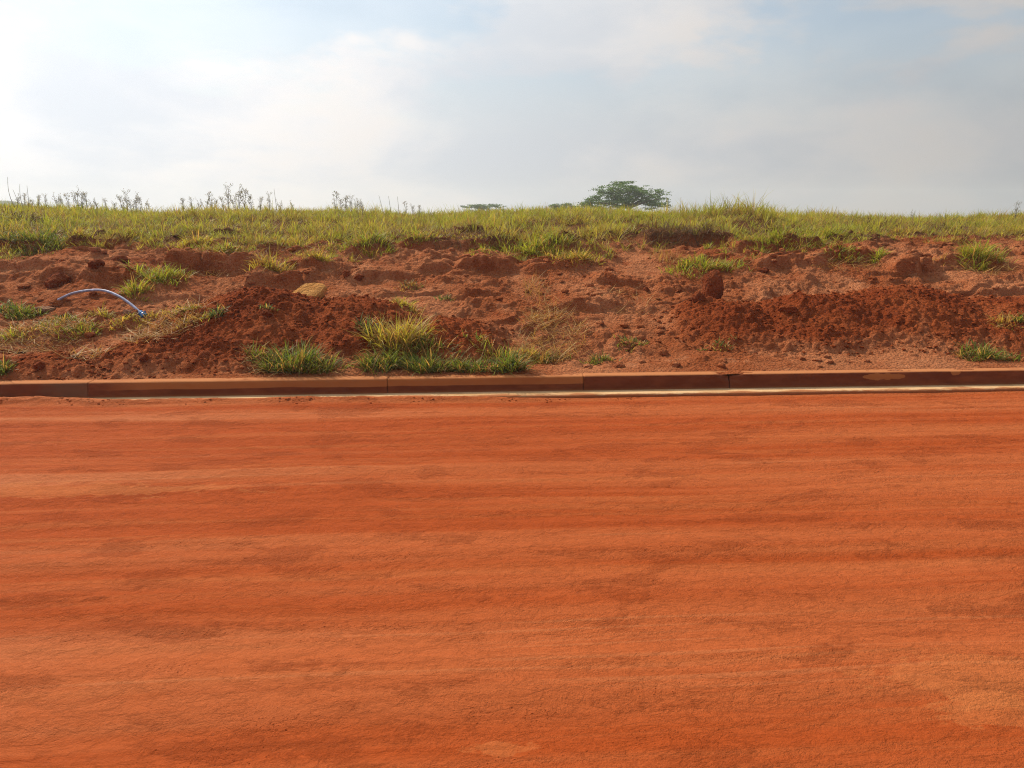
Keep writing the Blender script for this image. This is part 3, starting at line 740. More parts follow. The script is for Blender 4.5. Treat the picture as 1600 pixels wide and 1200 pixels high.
def catmull(P, t):
    P = np.vstack([2 * P[0] - P[1], P, 2 * P[-1] - P[-2]]); i = np.minimum(t.astype(int), len(P) - 4); u = (t - i)[:, None]
    a, b, c, d = P[i], P[i + 1], P[i + 2], P[i + 3]
    return 0.5 * (2 * b + (c - a) * u + (2 * a - 5 * b + 4 * c - d) * u ** 2 + (3 * b - a - 3 * c + d) * u ** 3)
path = catmull(pts, tt)
root = empty('water_pipe', tuple(path[-1])); tag(root, 'pale blue plastic water pipe arching out of the earth bank', 'pipe')
V, F = tube(path - path[-1], 0.0135, 12); mesh_np('hose', V, F, M_PIPE, parent=root)
T = path[-1] - path[-3]; T /= np.linalg.norm(T)
ft, fr_ = [-0.012, -0.010, 0.012, 0.014, 0.018, 0.030, 0.032, 0.038, 0.040, 0.058, 0.060], [0.014, 0.020, 0.021, 0.017, 0.017, 0.017, 0.027, 0.028, 0.025, 0.024, 0.0]
V, F = tube(np.array(ft)[:, None] * 1.2 * T, np.array(fr_) * 1.3, 14); con = mesh_np('connector', V, F, M_FIT, smooth=False, parent=root)
side = np.cross(T, [0, 1, 0]); side /= np.linalg.norm(side)
for sg in (-1, 1):
    V, F = tube(np.array([0.026 * sg * side + 0.04 * T, 0.047 * sg * side + 0.043 * T]), [0.010, 0.008], 6); mesh_np('lug', V, F, M_FIT, parent=con)

# ------------------------------------------------------------------ grass
PAL = {
    'lush':   [(0.120, 0.175, 0.024), (0.165, 0.225, 0.032), (0.210, 0.260, 0.040)],
    'bright': [(0.330, 0.375, 0.036), (0.400, 0.420, 0.044), (0.280, 0.345, 0.038)],
    'yellow': [(0.500, 0.440, 0.055), (0.440, 0.420, 0.050), (0.530, 0.430, 0.080)],
    'blue':   [(0.110, 0.180, 0.060), (0.150, 0.210, 0.065)],
    'straw':  [(0.600, 0.370, 0.120), (0.500, 0.290, 0.095), (0.340, 0.190, 0.065)],
    'dead':   [(0.170, 0.100, 0.052), (0.120, 0.072, 0.042), (0.230, 0.145, 0.072)],
}
def blades(root, height, width, lean, az, curl, col_tip, col_base, rng, levels=3, twist=True):
    """root (n,3); lean = tilt from vertical at the foot; returns V, [quads, tris], cols"""
    n = len(root)
    L = levels
    t = np.linspace(0, 1, L + 1)
    ang = lean[:, None] + curl[:, None] * t[None, :] ** 1.3           # tilt along the blade
    dl = height[:, None] / L
    r_ = np.concatenate([np.zeros((n, 1)), np.cumsum(np.sin(ang[:, :-1]) * dl, 1)], 1)
    z_ = np.concatenate([np.zeros((n, 1)), np.cumsum(np.cos(ang[:, :-1]) * dl, 1)], 1)
    cz, sz = np.cos(az)[:, None], np.sin(az)[:, None]
    C = np.stack([root[:, None, 0] + r_ * cz, root[:, None, 1] + r_ * sz, root[:, None, 2] + z_], -1)
    wa = az + (rng.uniform(-0.9, 0.9, n) if twist else 0) + math.pi / 2
    Wd = np.stack([np.cos(wa), np.sin(wa), rng.uniform(-0.3, 0.3, n)], -1)
    wp = np.interp(t, [0, 0.35, 1], [0.7, 1.0, 0.0])
    half = 0.5 * width[:, None, None] * wp[None, :-1, None] * Wd[:, None, :]
    Lf = C[:, :-1] - half; Rt = C[:, :-1] + half
    V = np.concatenate([np.stack([Lf, Rt], 2).reshape(n, 2 * L, 3), C[:, -1:, :]], 1)          # 2L+1 verts
    m = 2 * L + 1
    b = (np.arange(n) * m)[:, None]
    q = np.concatenate([b + np.array([[2 * k, 2 * k + 1, 2 * k + 3, 2 * k + 2]]) for k in range(L - 1)])
    tr = b + np.array([[2 * L - 2, 2 * L - 1, 2 * L]])
    f = np.concatenate([np.repeat(t[:-1], 2), [1.0]])
    f = np.clip(f * 1.6, 0, 1)[None, :, None]
    cols = col_base[:, None, :] * (1 - f) + col_tip[:, None, :] * f
    return V.reshape(-1, 3), [q, tr], cols.reshape(-1, 3)
def pick(pal, n, rng, var=0.18):
    P = np.array(PAL[pal]); a = rng.integers(0, len(P), n); b = rng.integers(0, len(P), n); u = rng.random((n, 1))
    return (P[a] * u + P[b] * (1 - u)) * (1 + rng.uniform(-var, var, (n, 1)))

# -- border of the sward, as read along the photograph
BORD = [(-200, 395), (0, 396), (60, 392), (100, 374), (180, 368), (250, 372), (300, 388), (345, 396), (400, 402), (455, 404), (520, 395), (560, 390), (620, 376), (700, 370),
        (770, 376), (800, 392), (850, 400), (930, 402), (965, 388), (1020, 378), (1080, 380), (1150, 374), (1170, 385), (1250, 388), (1300, 376), (1340, 374), (1400, 372), (1480, 366), (1560, 368), (1620, 374), (1800, 376)]
bx, bs = [], []
for (a, b) in BORD:
    X_, s_, _ = pix(a, b); bx.append(X_); bs.append(s_)
o_ = np.argsort(bx); bx = np.array(bx)[o_]; bs = np.array(bs)[o_]
def border(X): return np.interp(X, bx, bs)
HOLES = []      # thin or dead places in the sward
for (a, b, rx_, rs_, amt) in [(30, 348, 0.6, 0.25, .9), (1060, 362, 0.55, 0.35, 1.0), (430, 345, 0.5, 0.5, .6), (205, 352, 0.5, 0.25, .6), (1375, 347, 0.6, 0.3, .7),
                         (1470, 358, 0.6, 0.3, .8), (720, 362, 0.5, 0.3, .8), (1165, 358, 0.5, 0.3, .8), (300, 375, 0.5, 0.3, .7), (1260, 358, .3, .25, .6), (840, 352, .4, .25, .6), (560, 350, .4, .3, .5), (110, 360, .4, .2, .6)]:
    X_, s_, _ = pix(a, b); HOLES.append((X_, s_, rx_, rs_, amt))
def sward(X, s):
    d = s - border(X) + 0.42 - 0.75 * fbm(X * 1.2, s * 0.9, 4, 131)
    m = sstep(-0.05, 0.2, d) * (0.30 + 0.70 * sstep(-0.30, 0.20, fbm(X * 0.8, s * 1.5, 3, 141)))
    for (hx0, hs0, rx_, rs_, amt) in HOLES:
        m = m * (1 - amt * np.exp(-((X - hx0) / rx_) ** 2 - ((s - hs0) / rs_) ** 2))
    return m
g = np.random.default_rng(5)
NC = 11500
X = g.uniform(-11.5, 11.5, NC); s = 2.8 + (9.4 - 2.8) * g.random(NC)
k = g.random(NC) < sward(X, s) * np.where(s > 7.2, 0.8, 1.0); X, s = X[k], s[k]
k = np.abs(X) < (s + 6.2) * 0.72 + 0.8; X, s = X[k], s[k]
per = 22
n = len(X) * per
size = np.repeat(0.55 + 0.75 * g.random(len(X)) ** 1.5, per)
pa_ = g.uniform(0, 6.283, n); pr_ = np.abs(g.normal(0, 0.055, n)) * size
cX = np.repeat(X, per) + pr_ * np.cos(pa_); cS = np.repeat(s, per) + pr_ * np.sin(pa_)
Z = ground_z(cX, cS)
cz_noise = np.repeat(fbm(X * 0.5, s * 0.9, 3, 151), per); cb = np.repeat(g.random(len(X)), per)
H = (0.085 + 0.12 * g.random(n)) * size * (0.72 + 0.75 * sstep(-0.35, 0.4, np.repeat(fbm(X * 0.9 + 11, s * 0.9, 3, 155), per)))
Xm, sm, _ = pix(1150, 333)
H *= 1 + 0.8 * np.exp(-((cX - Xm) / 0.75) ** 2) * sstep(4.5, 6.0, cS)
H *= 0.8 + 0.2 * sstep(0, 0.5, cS - border(cX))
Wd = 0.005 + 0.0055 * g.random(n)
tip = pick('yellow', n, g) ; tip2 = pick('bright', n, g); tip3 = pick('straw', n, g)
u = sstep(-0.25, 0.25, cz_noise + 0.7 * (cb - 0.5))[:, None]
tip = tip * (1 - u) + tip2 * u
tip *= (0.8 + 0.4 * np.repeat(g.random(len(X)), per))[:, None]
dry = (g.random(n) < 0.10 + 0.12 * (1 - u[:, 0]))[:, None]; tip = np.where(dry, tip3 * 0.9, tip)
base = pick('dead', n, g) * 1.35
az = np.where(g.random(n) < 0.75, pa_ + g.normal(0, 0.5, n), g.uniform(0, 6.283, n))
lean = np.clip(pr_ / (0.10 * size), 0, 1.2) * 0.8 + g.uniform(0, 0.6, n)
V, F, Cc = blades(np.stack([cX, cS + kerb_y(cX), Z - 0.01], -1), H, Wd, lean, az, g.uniform(0.1, 1.6, n), tip, base, g)
o = mesh_np('grass_cover', V, F, M_BLADE, cols=Cc); tag(o, kind='stuff')
# -- thatch and dead litter under and in front of it
NL = 21000
X = g.uniform(-10.5, 10.5, NL); s = 2.6 + 5.2 * g.random(NL) ** 1.2
d = s - border(X) - 0.2 * fbm(X * 1.8, s * 1.8, 3, 161)
k = (g.random(NL) < sstep(-0.25, 0.05, d)) & (np.abs(X) < (s + 6.2) * 0.72 + 0.5); X, s = X[k], s[k]; n = len(X)
Z = ground_z(X, s)
mixc = np.where((g.random(n) < 0.45)[:, None], pick('straw', n, g) * 0.75, pick('dead', n, g))
V, F, Cc = blades(np.stack([X, s + kerb_y(X), Z + 0.005], -1), 0.08 + 0.13 * g.random(n), 0.004 + 0.004 * g.random(n), g.uniform(0.7, 1.45, n), g.uniform(0, 6.283, n), g.uniform(-0.2, 0.7, n), mixc, mixc * 0.85, g)
o = mesh_np('dead_litter', V, F, M_STRAW, cols=Cc); tag(o, kind='stuff')

# -- single tufts: px, py of the foot, width px, height px, palette, share of straw, count, label
def tuft(px, py, wpx, hpx, pal, dryf, cnt, label, depth=0.5, spread=0.55, wide=0.0105, group='grass tufts on the bank'):
    r = np.random.default_rng(int(px * 7 + py * 13))
    X0, s0, z0 = pix(px, py)
    Y0 = s0 + kerb_y(X0); ppm = FPX / (Y0 * 1.01)
    hw = 0.5 * wpx / ppm * 0.82; hh = hpx / ppm
    cnt = int(cnt * 1.45)
    a = r.uniform(0, 6.283, cnt); q = np.sqrt(r.random(cnt))
    lob = 1 + 0.3 * np.sin(a * 2 + px) + 0.3 * np.sin(a * 3 + py); q = np.where(r.random(cnt) < 0.12, q * 1.25, q)
    dx = q * np.cos(a) * hw * lob; ds = q * np.sin(a) * hw * depth * lob
    X = X0 + dx; s = np.maximum(s0 + ds + hw * depth * 0.4, 0.07); Z = ground_z(X, s)
    edge = q
    H = hh * (0.45 + 0.75 * r.random(cnt)) * (1 - 0.35 * edge)
    az = np.where(r.random(cnt) < 0.45, np.arctan2(ds, dx) + r.normal(0, 0.8, cnt), r.uniform(0, 6.283, cnt))
    tip = pick(pal, cnt, r); tip = tip * (0.7 + 0.6 * r.random((cnt, 1))); dry = (r.random(cnt) < dryf + 0.10)[:, None]
    tip = np.where(dry, pick('straw', cnt, r), tip)
    base = np.where(dry, pick('straw', cnt, r) * 0.8, 0.6 * pick(pal, cnt, r) + 0.4 * pick('dead', cnt, r))
    V, F, Cc = blades(np.stack([X - X0, s + kerb_y(X) - Y0, Z - 0.008 - z0], -1), H, wide * (0.6 + 0.7 * r.random(cnt)),
                      np.where(r.random(cnt) < 0.25, r.uniform(0.6, 1.3, cnt), r.uniform(0, spread, cnt) + 0.40 * edge), az, r.uniform(0.2, 2.0, cnt), tip, base, r, levels=4)
    # collapsed dry blades round the foot
    o = mesh_np('grass_tuft', V, F, M_BLADE, cols=Cc)
    o.location = (X0, Y0, z0)
    tag(o, label, 'grass tuft', group); return o
for args in [
    (462, 581, 118, 62, 'lush', .10, 520, 'dense dark green grass tuft on the kerb in front of the wide soil heap'),
    (405, 560, 50, 35, 'lush', .25, 90, 'thin green tuft on the heap touching the left of the dense kerb tuft'),
    (622, 552, 95, 72, 'yellow', .30, 420, 'tallest grass clump with upright yellow leaves between the two heaps near the kerb'),
    (596, 578, 90, 48, 'lush', .15, 330, 'low green tuft on the kerb at the left foot of the tallest clump'),
    (668, 579, 100, 46, 'lush', .15, 340, 'green tuft on the kerb at the right foot of the tallest clump'),
    (738, 580, 80, 36, 'lush', .2, 240, 'low dark green tuft on the kerb in front of the small soil cone'),
    (797, 580, 58, 55, 'lush', .12, 230, 'dark leafy green tuft on the kerb hanging over its face'),
    (577, 521, 48, 34, 'blue', .15, 90, 'small pale bladed tuft on the heap left of the tallest clump'),
    (632, 478, 46, 26, 'yellow', .15, 100, 'small yellow green tuft on top of the heap above the tallest clump'),
    (248, 440, 92, 36, 'bright', .15, 300, 'spreading green tuft on the slope above the arched pipe'),
    (212, 464, 52, 34, 'bright', .15, 160, 'upright green tuft touching the top of the arched pipe'),
    (55, 388, 130, 34, 'lush', .08, 520, 'brightest wide green tuft at the upper left of the slope'),
    (28, 497, 74, 34, 'lush', .1, 240, 'green tuft left of the pale brown stone'),
    (4, 586, 32, 34, 'lush', .1, 110, 'green tuft on the kerb cut by the left edge of the photo'),
    (70, 520, 120, 18, 'bright', .5, 260, 'sparse low green and straw mat below the pale brown stone'),
    (125, 524, 76, 22, 'bright', .25, 200, 'low green tuft under the middle of the arched pipe'),
    (158, 494, 30, 26, 'yellow', .2, 60, 'thin yellow tuft inside the arch of the pipe'),
    (285, 486, 46, 22, 'bright', .3, 120, 'small tuft to the right of the blue connector'),
    (338, 494, 36, 26, 'blue', .15, 90, 'small bluish green tuft on the left shoulder of the wide heap'),
    (422, 420, 60, 38, 'yellow', .35, 170, 'yellow tuft with hanging straw skirt right of the cracked ledge'),
    (497, 406, 40, 26, 'yellow', .3, 110, 'small yellow tuft between the cracked ledge and the clod pair'),
    (575, 388, 88, 28, 'bright', .15, 330, 'bright yellow green tuft at the sward border above the clod pair'),
    (838, 396, 110, 36, 'bright', .12, 420, 'tall bright tuft at the sward border above the smooth slope'),
    (900, 402, 80, 26, 'yellow', .35, 260, 'straw flecked tuft drooping at the sward border left of the dark overhang'),
    (855, 566, 56, 22, 'lush', .3, 130, 'small green tuft at the foot of the dry straw pile'),
    (936, 568, 56, 20, 'lush', .25, 140, 'low green tuft near the kerb right of the straw pile'),
    (985, 548, 70, 16, 'lush', .3, 140, 'flat green tuft on the slope foot right of the straw pile, farther from the kerb'),
    (1100, 423, 122, 26, 'bright', .15, 480, 'long flat green tuft on the slope just above the upright clod'),
    (1125, 545, 62, 14, 'lush', .25, 110, 'thin flat green tuft at the left foot of the long fresh heap'),
    (1222, 387, 120, 28, 'bright', .15, 420, 'broad bright tuft at the sward border right of the dark overhang'),
    (1322, 407, 60, 20, 'bright', .25, 170, 'low tuft on the right slope, left one of two side by side'),
    (1375, 405, 40, 22, 'bright', .2, 130, 'low tuft on the right slope, right one of two side by side'),
    (1533, 416, 84, 42, 'bright', .2, 420, 'round green tuft with trailing straw on the slope near the right edge'),
    (1542, 562, 100, 30, 'lush', .15, 300, 'green tuft behind the kerb at the right end of the long heap'),
    (1597, 503, 26, 24, 'lush', .1, 70, 'small green tuft on the right edge of the photo beside the heap'),
    (640, 452, 60, 14, 'blue', .5, 90, 'faint thin grey green patch above the small yellow heap tuft'),
    (695, 468, 34, 16, 'blue', .2, 50, 'tiny faint green sprout on the smooth slope right of the heaps'),
    (415, 486, 30, 16, 'blue', .2, 40, 'tiny green sprout on top of the wide heap left of the slab'),
    (1470, 410, 60, 12, 'straw', .8, 80, 'thin straw wisp beside the square earth ledge on the right'),
    (650, 562, 130, 40, 'lush', .35, 260, 'ragged mixed grass filling in behind the kerb tufts at the foot of the tallest clump'),
    (770, 566, 90, 30, 'bright', .4, 170, 'thin grass running from the hanging kerb tuft towards the straw pile'),
    (825, 560, 70, 26, 'yellow', .5, 150, 'yellowing grass between the hanging kerb tuft and the straw pile'),
    (530, 574, 60, 18, 'lush', .4, 60, 'few thin blades between the dense kerb tuft and the tall clump'),
    (190, 512, 80, 18, 'yellow', .5, 170, 'low yellow grass below the blue connector left of the golden straw'),
    (95, 504, 90, 20, 'lush', .3, 200, 'low green grass below the pale brown stone, above the sparse mat'),
    (16, 530, 70, 22, 'bright', .5, 170, 'low grass at the left edge between the stone and the kerb'),
    (240, 500, 70, 18, 'yellow', .5, 120, 'sparse yellow grass just right of and below the blue connector'),
    (300, 505, 90, 18, 'yellow', .5, 150, 'sparse yellowed grass at the foot of the left heap shoulder'),
    (300, 380, 80, 24, 'yellow', .25, 260, 'yellow grass tongue spilling down above the cracked ledge'),
    (345, 392, 60, 22, 'bright', .25, 200, 'short grass tongue right above the middle of the cracked ledge'),
    (460, 384, 80, 24, 'yellow', .3, 240, 'grass tongue above and between the two small yellow tufts'),
    (650, 372, 70, 22, 'bright', .2, 220, 'grass lip at the left end of the dark fringe in the middle'),
    (1290, 372, 90, 24, 'bright', .2, 280, 'grass lip above the pair of low tufts on the right slope'),
    (1420, 366, 90, 22, 'yellow', .3, 240, 'grass lip above the square earth ledge on the right'),
    (120, 372, 70, 22, 'yellow', .2, 200, 'grass lip right of the brightest left tuft'),
    (200, 368, 80, 20, 'yellow', .3, 200, 'thin grass lip above the flat brown clod on the left'),
    (1575, 512, 60, 30, 'yellow', .5, 80, 'wispy dry stalks on the right end of the long heap')]:
    tuft(*args)
# straw piles and mats
def straw(px, py, wpx, hpx, cnt, label, lie=(1.05, 1.5), L=(0.10, 0.28)):
    r = np.random.default_rng(int(px * 3 + py)); cnt = int(cnt * 1.4)
    X0, s0, z0 = pix(px, py); Y0 = s0 + kerb_y(X0); ppm = FPX / Y0
    hw = 0.5 * wpx / ppm; hs_ = 0.5 * hpx / ppm / 0.28
    a = r.uniform(0, 6.283, cnt); q = np.sqrt(r.random(cnt))
    X = X0 + q * np.cos(a) * hw; s = np.maximum(s0 + q * np.sin(a) * hs_, 0.1); Z = ground_z(X, s)
    c = pick('straw', cnt, r)
    V, F, Cc = blades(np.stack([X - X0, s + kerb_y(X) - Y0, Z + 0.004 + 0.02 * r.random(cnt) - z0], -1), r.uniform(*L, cnt), 0.004 + 0.005 * r.random(cnt), r.uniform(*lie, cnt),
                      r.uniform(0, 6.283, cnt), r.uniform(-0.5, 0.6, cnt), c, c * 0.8, r, levels=4)
    o = mesh_np('straw_pile', V, F, M_STRAW, cols=Cc); o.location = (X0, Y0, z0)
    tag(o, label, 'dry straw', 'dry straw lying on the bank')
straw(862, 528, 110, 50, 420, 'pile of pale dry straw in the middle, behind the kerb', (0.9, 1.5))
straw(838, 462, 50, 26, 60, 'few pale dry stalks on the slope above the middle straw pile', (0.3, 1.3))
straw(855, 495, 50, 26, 70, 'thin trail of dry straw running up from the middle pile', (0.9, 1.5))
straw(262, 518, 120, 34, 420, 'golden dry straw mat right below the blue connector')
straw(60, 530, 150, 34, 380, 'thin straw mat at the left below the green tufts')
straw(415, 572, 60, 20, 70, 'few dead stalks on the heap foot left of the dense kerb tuft')
straw(135, 562, 60, 16, 60, 'few dead roots beside the low heap near the left edge')
straw(970, 470, 90, 30, 40, 'scattered dry stalks on the smooth middle slope')
straw(1040, 404, 50, 16, 90, 'dead pale stalks at the left end of the long flat tuft', (0.3, 1.3), (0.08, 0.18))
straw(1320, 418, 110, 14, 90, 'straw scraps below the pair of low tufts on the right slope')
straw(1540, 425, 100, 16, 90, 'trailing straw around the round tuft near the right edge')
straw(330, 430, 90, 18, 80, 'thin straw below the cracked earth ledge')
# dark hanging thatch under the overhang
def thatch(px, py, wpx, hpx, cnt, label):
    r = np.random.default_rng(int(px)); X0, s0, z0 = pix(px, py); Y0 = s0 + kerb_y(X0); ppm = FPX / Y0
    X = X0 + r.uniform(-0.5, 0.5, cnt) * wpx / ppm; s = s0 + r.uniform(-0.1, 0.25, cnt); Z = ground_z(X, s)
    c = pick('dead', cnt, r) * 1.0
    V, F, Cc = blades(np.stack([X - X0, s + kerb_y(X) - Y0, Z - z0 + r.uniform(-.02, .06, cnt)], -1), hpx / ppm * r.uniform(0.5, 1.2, cnt), 0.006 + 0.005 * r.random(cnt), r.uniform(0.0, 1.3, cnt),
                      r.uniform(0, 6.283, cnt), r.uniform(0.4, 1.8, cnt), c, c * 0.7, r, levels=4)
    o = mesh_np('dead_thatch', V, F, M_STRAW, cols=Cc); o.location = (X0, Y0, z0)
    tag(o, label, 'dead grass', 'dead thatch at the sward border')
thatch(1062, 378, 110, 24, 380, 'dark brown hanging thatch under the grass overhang right of the tree')
thatch(735, 374, 120, 12, 300, 'dark dead grass fringe at the top of the middle bare slope')
thatch(30, 352, 90, 14, 260, 'dark dead grass band above the brightest left tuft')
thatch(1470, 362, 80, 12, 220, 'dark dead grass hollow in the sward near the right edge')
thatch(1365, 352, 80, 12, 220, 'dark dead grass hollow in the sward right of the broad bright tuft')

# ------------------------------------------------------------------ weeds on the skyline
M_WEED = blade_material('weed_leaf', 0.5, 0.1)
def weed_mesh(seed, h, dens=1.0):
    """returns (stem V,F) and (leaf V,F,cols)"""
    r = np.random.default_rng(seed)
    stems, leaves, lc = [], [], []
    ns = r.integers(2, 4)
    for k in range(ns):
        a = r.uniform(0, 6.28); hh = h * r.uniform(0.7, 1.0); lean = r.uniform(0.02, 0.28)
        t = np.linspace(0, 1, 7)
        p = np.stack([np.cos(a) * lean * hh * t ** 1.4 + 0.01 * np.sin(5 * t + seed), np.sin(a) * lean * hh * t ** 1.4, hh * t], -1)
        stems.append(tube(p, np.linspace(0.006, 0.003, 7), 4))
        for b in range(int(9 * dens)):
            u = r.uniform(0.3, 1.0); c = p[0] * 0 + np.array([np.interp(u, t, p[:, i]) for i in range(3)])
            ba = r.uniform(0, 6.28); bl = h * r.uniform(0.06, 0.22)
            e = c + bl * np.array([math.cos(ba) * 0.7, math.sin(ba) * 0.7, 0.75])
            stems.append(tube(np.array([c, (c + e) / 2 + [0, 0, -0.01], e]), [0.003, 0.0025, 0.002], 3))
            for q in range(r.integers(5, 11)):
                f = e + r.normal(0, 0.018, 3) - (e - c) * r.random() * 0.5
                d1 = r.normal(size=3); d1 /= np.linalg.norm(d1); d2 = np.cross(d1, r.normal(size=3)); d2 /= np.linalg.norm(d2) + 1e-6
                L_ = r.uniform(0.011, 0.025); W_ = L_ * 0.42
                leaves.append(np.array([f, f + d1 * L_ * .5 + d2 * W_, f + d1 * L_, f + d1 * L_ * .5 - d2 * W_]))
                cc = np.array([(0.25, 0.22, 0.18), (0.29, 0.25, 0.20), (0.18, 0.20, 0.12)])[r.integers(0, 3)]
                lc.append(np.tile(cc, (4, 1)))
    sv, sf = join(stems)
    lv = np.concatenate(leaves); lf = np.arange(len(lv)).reshape(-1, 4)
    return (sv, sf), (lv, lf, np.concatenate(lc))
M_STEM = plain('weed_stem', (0.22, 0.19, 0.14), 0.8, 0.1)
PROTO = []
for i in range(6):
    (sv, sf), (lv, lf, lc) = weed_mesh(800 + i, 0.5)
    a = bpy.data.objects.new('x', None)
    st = mesh_np('stem', sv, sf, M_STEM); lo = mesh_np('foliage', lv, lf, M_WEED, smooth=False, cols=lc)
    PROTO.append([st, lo, False]); bpy.data.objects.remove(a)
def weed(px, top, label, group, Yw=13.6):
    """a weed whose tip is seen at px, top"""
    d = ray(px, top); t = Yw / d[1]; X = d[0] * t; ztip = CAM_H + d[2] * t
    s = Yw - kerb_y(X); zg = float(ground_z(X, s)[0])
    h = max(ztip - zg, 0.12) * 1.04
    pr = PROTO[weed.n % 6]; weed.n += 1
    e = empty('weed', (X, Yw, zg - 0.01), RNG.uniform(0, 6.28)); e.scale = (h / 0.5 * 0.9, h / 0.5 * 0.9, h / 0.5)
    for part in pr[:2]:
        o = part if not pr[2] else part.copy()
        if pr[2]: COL.objects.link(o)
        o.parent = e
    pr[2] = True
    tag(e, label, 'weed', group)
weed.n = 0
ORD = ['first', 'second', 'third', 'fourth', 'fifth', 'sixth', 'seventh', 'eighth', 'ninth', 'tenth', 'eleventh', 'twelfth']
for spots, where, grp in [
    ([(24, 302), (36, 300), (47, 306), (58, 303), (70, 305)], 'weed from the left among the bent stalks on the far left skyline', 'weeds of the far left skyline'),
    ([(88, 297), (96, 305), (104, 300), (118, 289), (125, 299), (133, 303), (142, 307), (152, 309), (164, 308), (178, 310)], 'weed from the left in the seeding row right of the bent stalks', 'weeds of the left skyline row'),
    ([(190, 304), (196, 300), (203, 302), (209, 300), (217, 307), (227, 309)], 'weed from the left in the dense stand ending the left row', 'weeds of the dense left stand'),
    ([(285, 308), (298, 310), (312, 306), (320, 304), (327, 298), (338, 305), (348, 306), (355, 291), (364, 294), (370, 288), (381, 293), (391, 296)], 'weed from the left in the tallest dark stand left of centre', 'weeds of the rise left of centre'),
    ([(405, 306), (420, 303), (437, 309), (458, 312)], 'small weed from the left just right of the tallest dark stand', 'small weeds right of the tallest stand'),
    ([(524, 297), (532, 302), (539, 304), (548, 307), (557, 304), (566, 310)], 'leafy weed from the left in the middle left skyline stand', 'weeds of the middle left skyline'),
    ([(633, 313), (645, 315), (655, 319)], 'low weed from the left beside the three slanting stalks', 'low weeds right of the slanting stalks')]:
    for i, (px, top) in enumerate(spots):
        weed(px, top, ORD[i] + ' ' + where, grp)
weed(1590, 318, 'leafy weed on the skyline at the right edge of the photo', 'weeds of the right skyline')
weed(1428, 325, 'small dark weed on the skyline right of the tall grass mound', 'weeds of the right skyline')
M_STALK = plain('dry_stalk', (0.20, 0.15, 0.085), 0.7, 0.2)
def stalk(px, top, foot, label, group, Yw=13.2, bend=0.0):
    d = ray(px, top); t = Yw / d[1]; tipp = np.array([d[0] * t, Yw, CAM_H + d[2] * t])
    d = ray(foot, 328); Xf = d[0] * Yw / d[1]; zg = float(ground_z(Xf, Yw - kerb_y(Xf))[0]); f = np.array([Xf, Yw, zg - 0.02])
    u = np.linspace(0, 1, 9)[:, None]
    p = f + (tipp - f) * u; p[:, 0:1] += bend * np.sin(u * math.pi) ; p -= f
    V, F = tube(p, np.linspace(0.0055, 0.002, 9), 5)
    o = mesh_np('grass_stalk', V, F, M_STALK); o.location = f
    tag(o, label, 'grass stalk', group)
for i, (a, b, c, bd) in enumerate([(12, 276, 26, -.05), (31, 287, 38, -.03), (20, 296, 30, .02), (42, 290, 44, .01)]):
    stalk(a, b, c, ['longest dry stalk, bending left, nearest the left edge of the skyline', 'second longest dry stalk bending left at the far left skyline', 'short dry stalk between the two long bent ones at the far left', 'upright dry stalk closing the bent stalks at the far left'][i], 'bent stalks at the far left', bend=bd)
stalk(428, 294, 433, 'single tall dry stalk on the skyline right of the tallest weed stand', 'dry stalks on the skyline')
for a, b, c, wd in [(592, 305, 601, 'left'), (607, 306, 612, 'middle'), (621, 307, 624, 'right')]:
    stalk(a, b, c, wd + ' one of three slanting dry stalks on the middle left skyline', 'three slanting stalks')
stalk(1064, 308, 1064, 'upright thin stalk on the skyline just right of the big tree', 'dry stalks on the skyline')
stalk(1137, 307, 1130, 'tallest thin stalk rising from the tall grass mound on the skyline', 'dry stalks on the skyline', bend=-.03)
stalk(1197, 318, 1184, 'arched stalk at the right end of the tall grass mound', 'dry stalks on the skyline', bend=-.05)
stalk(1308, 322, 1300, 'short leaning stalk on the skyline far right of the grass mound', 'dry stalks on the skyline')
stalk(1206, 319, 1206, 'short upright stalk just right of the arched stalk', 'dry stalks on the skyline')

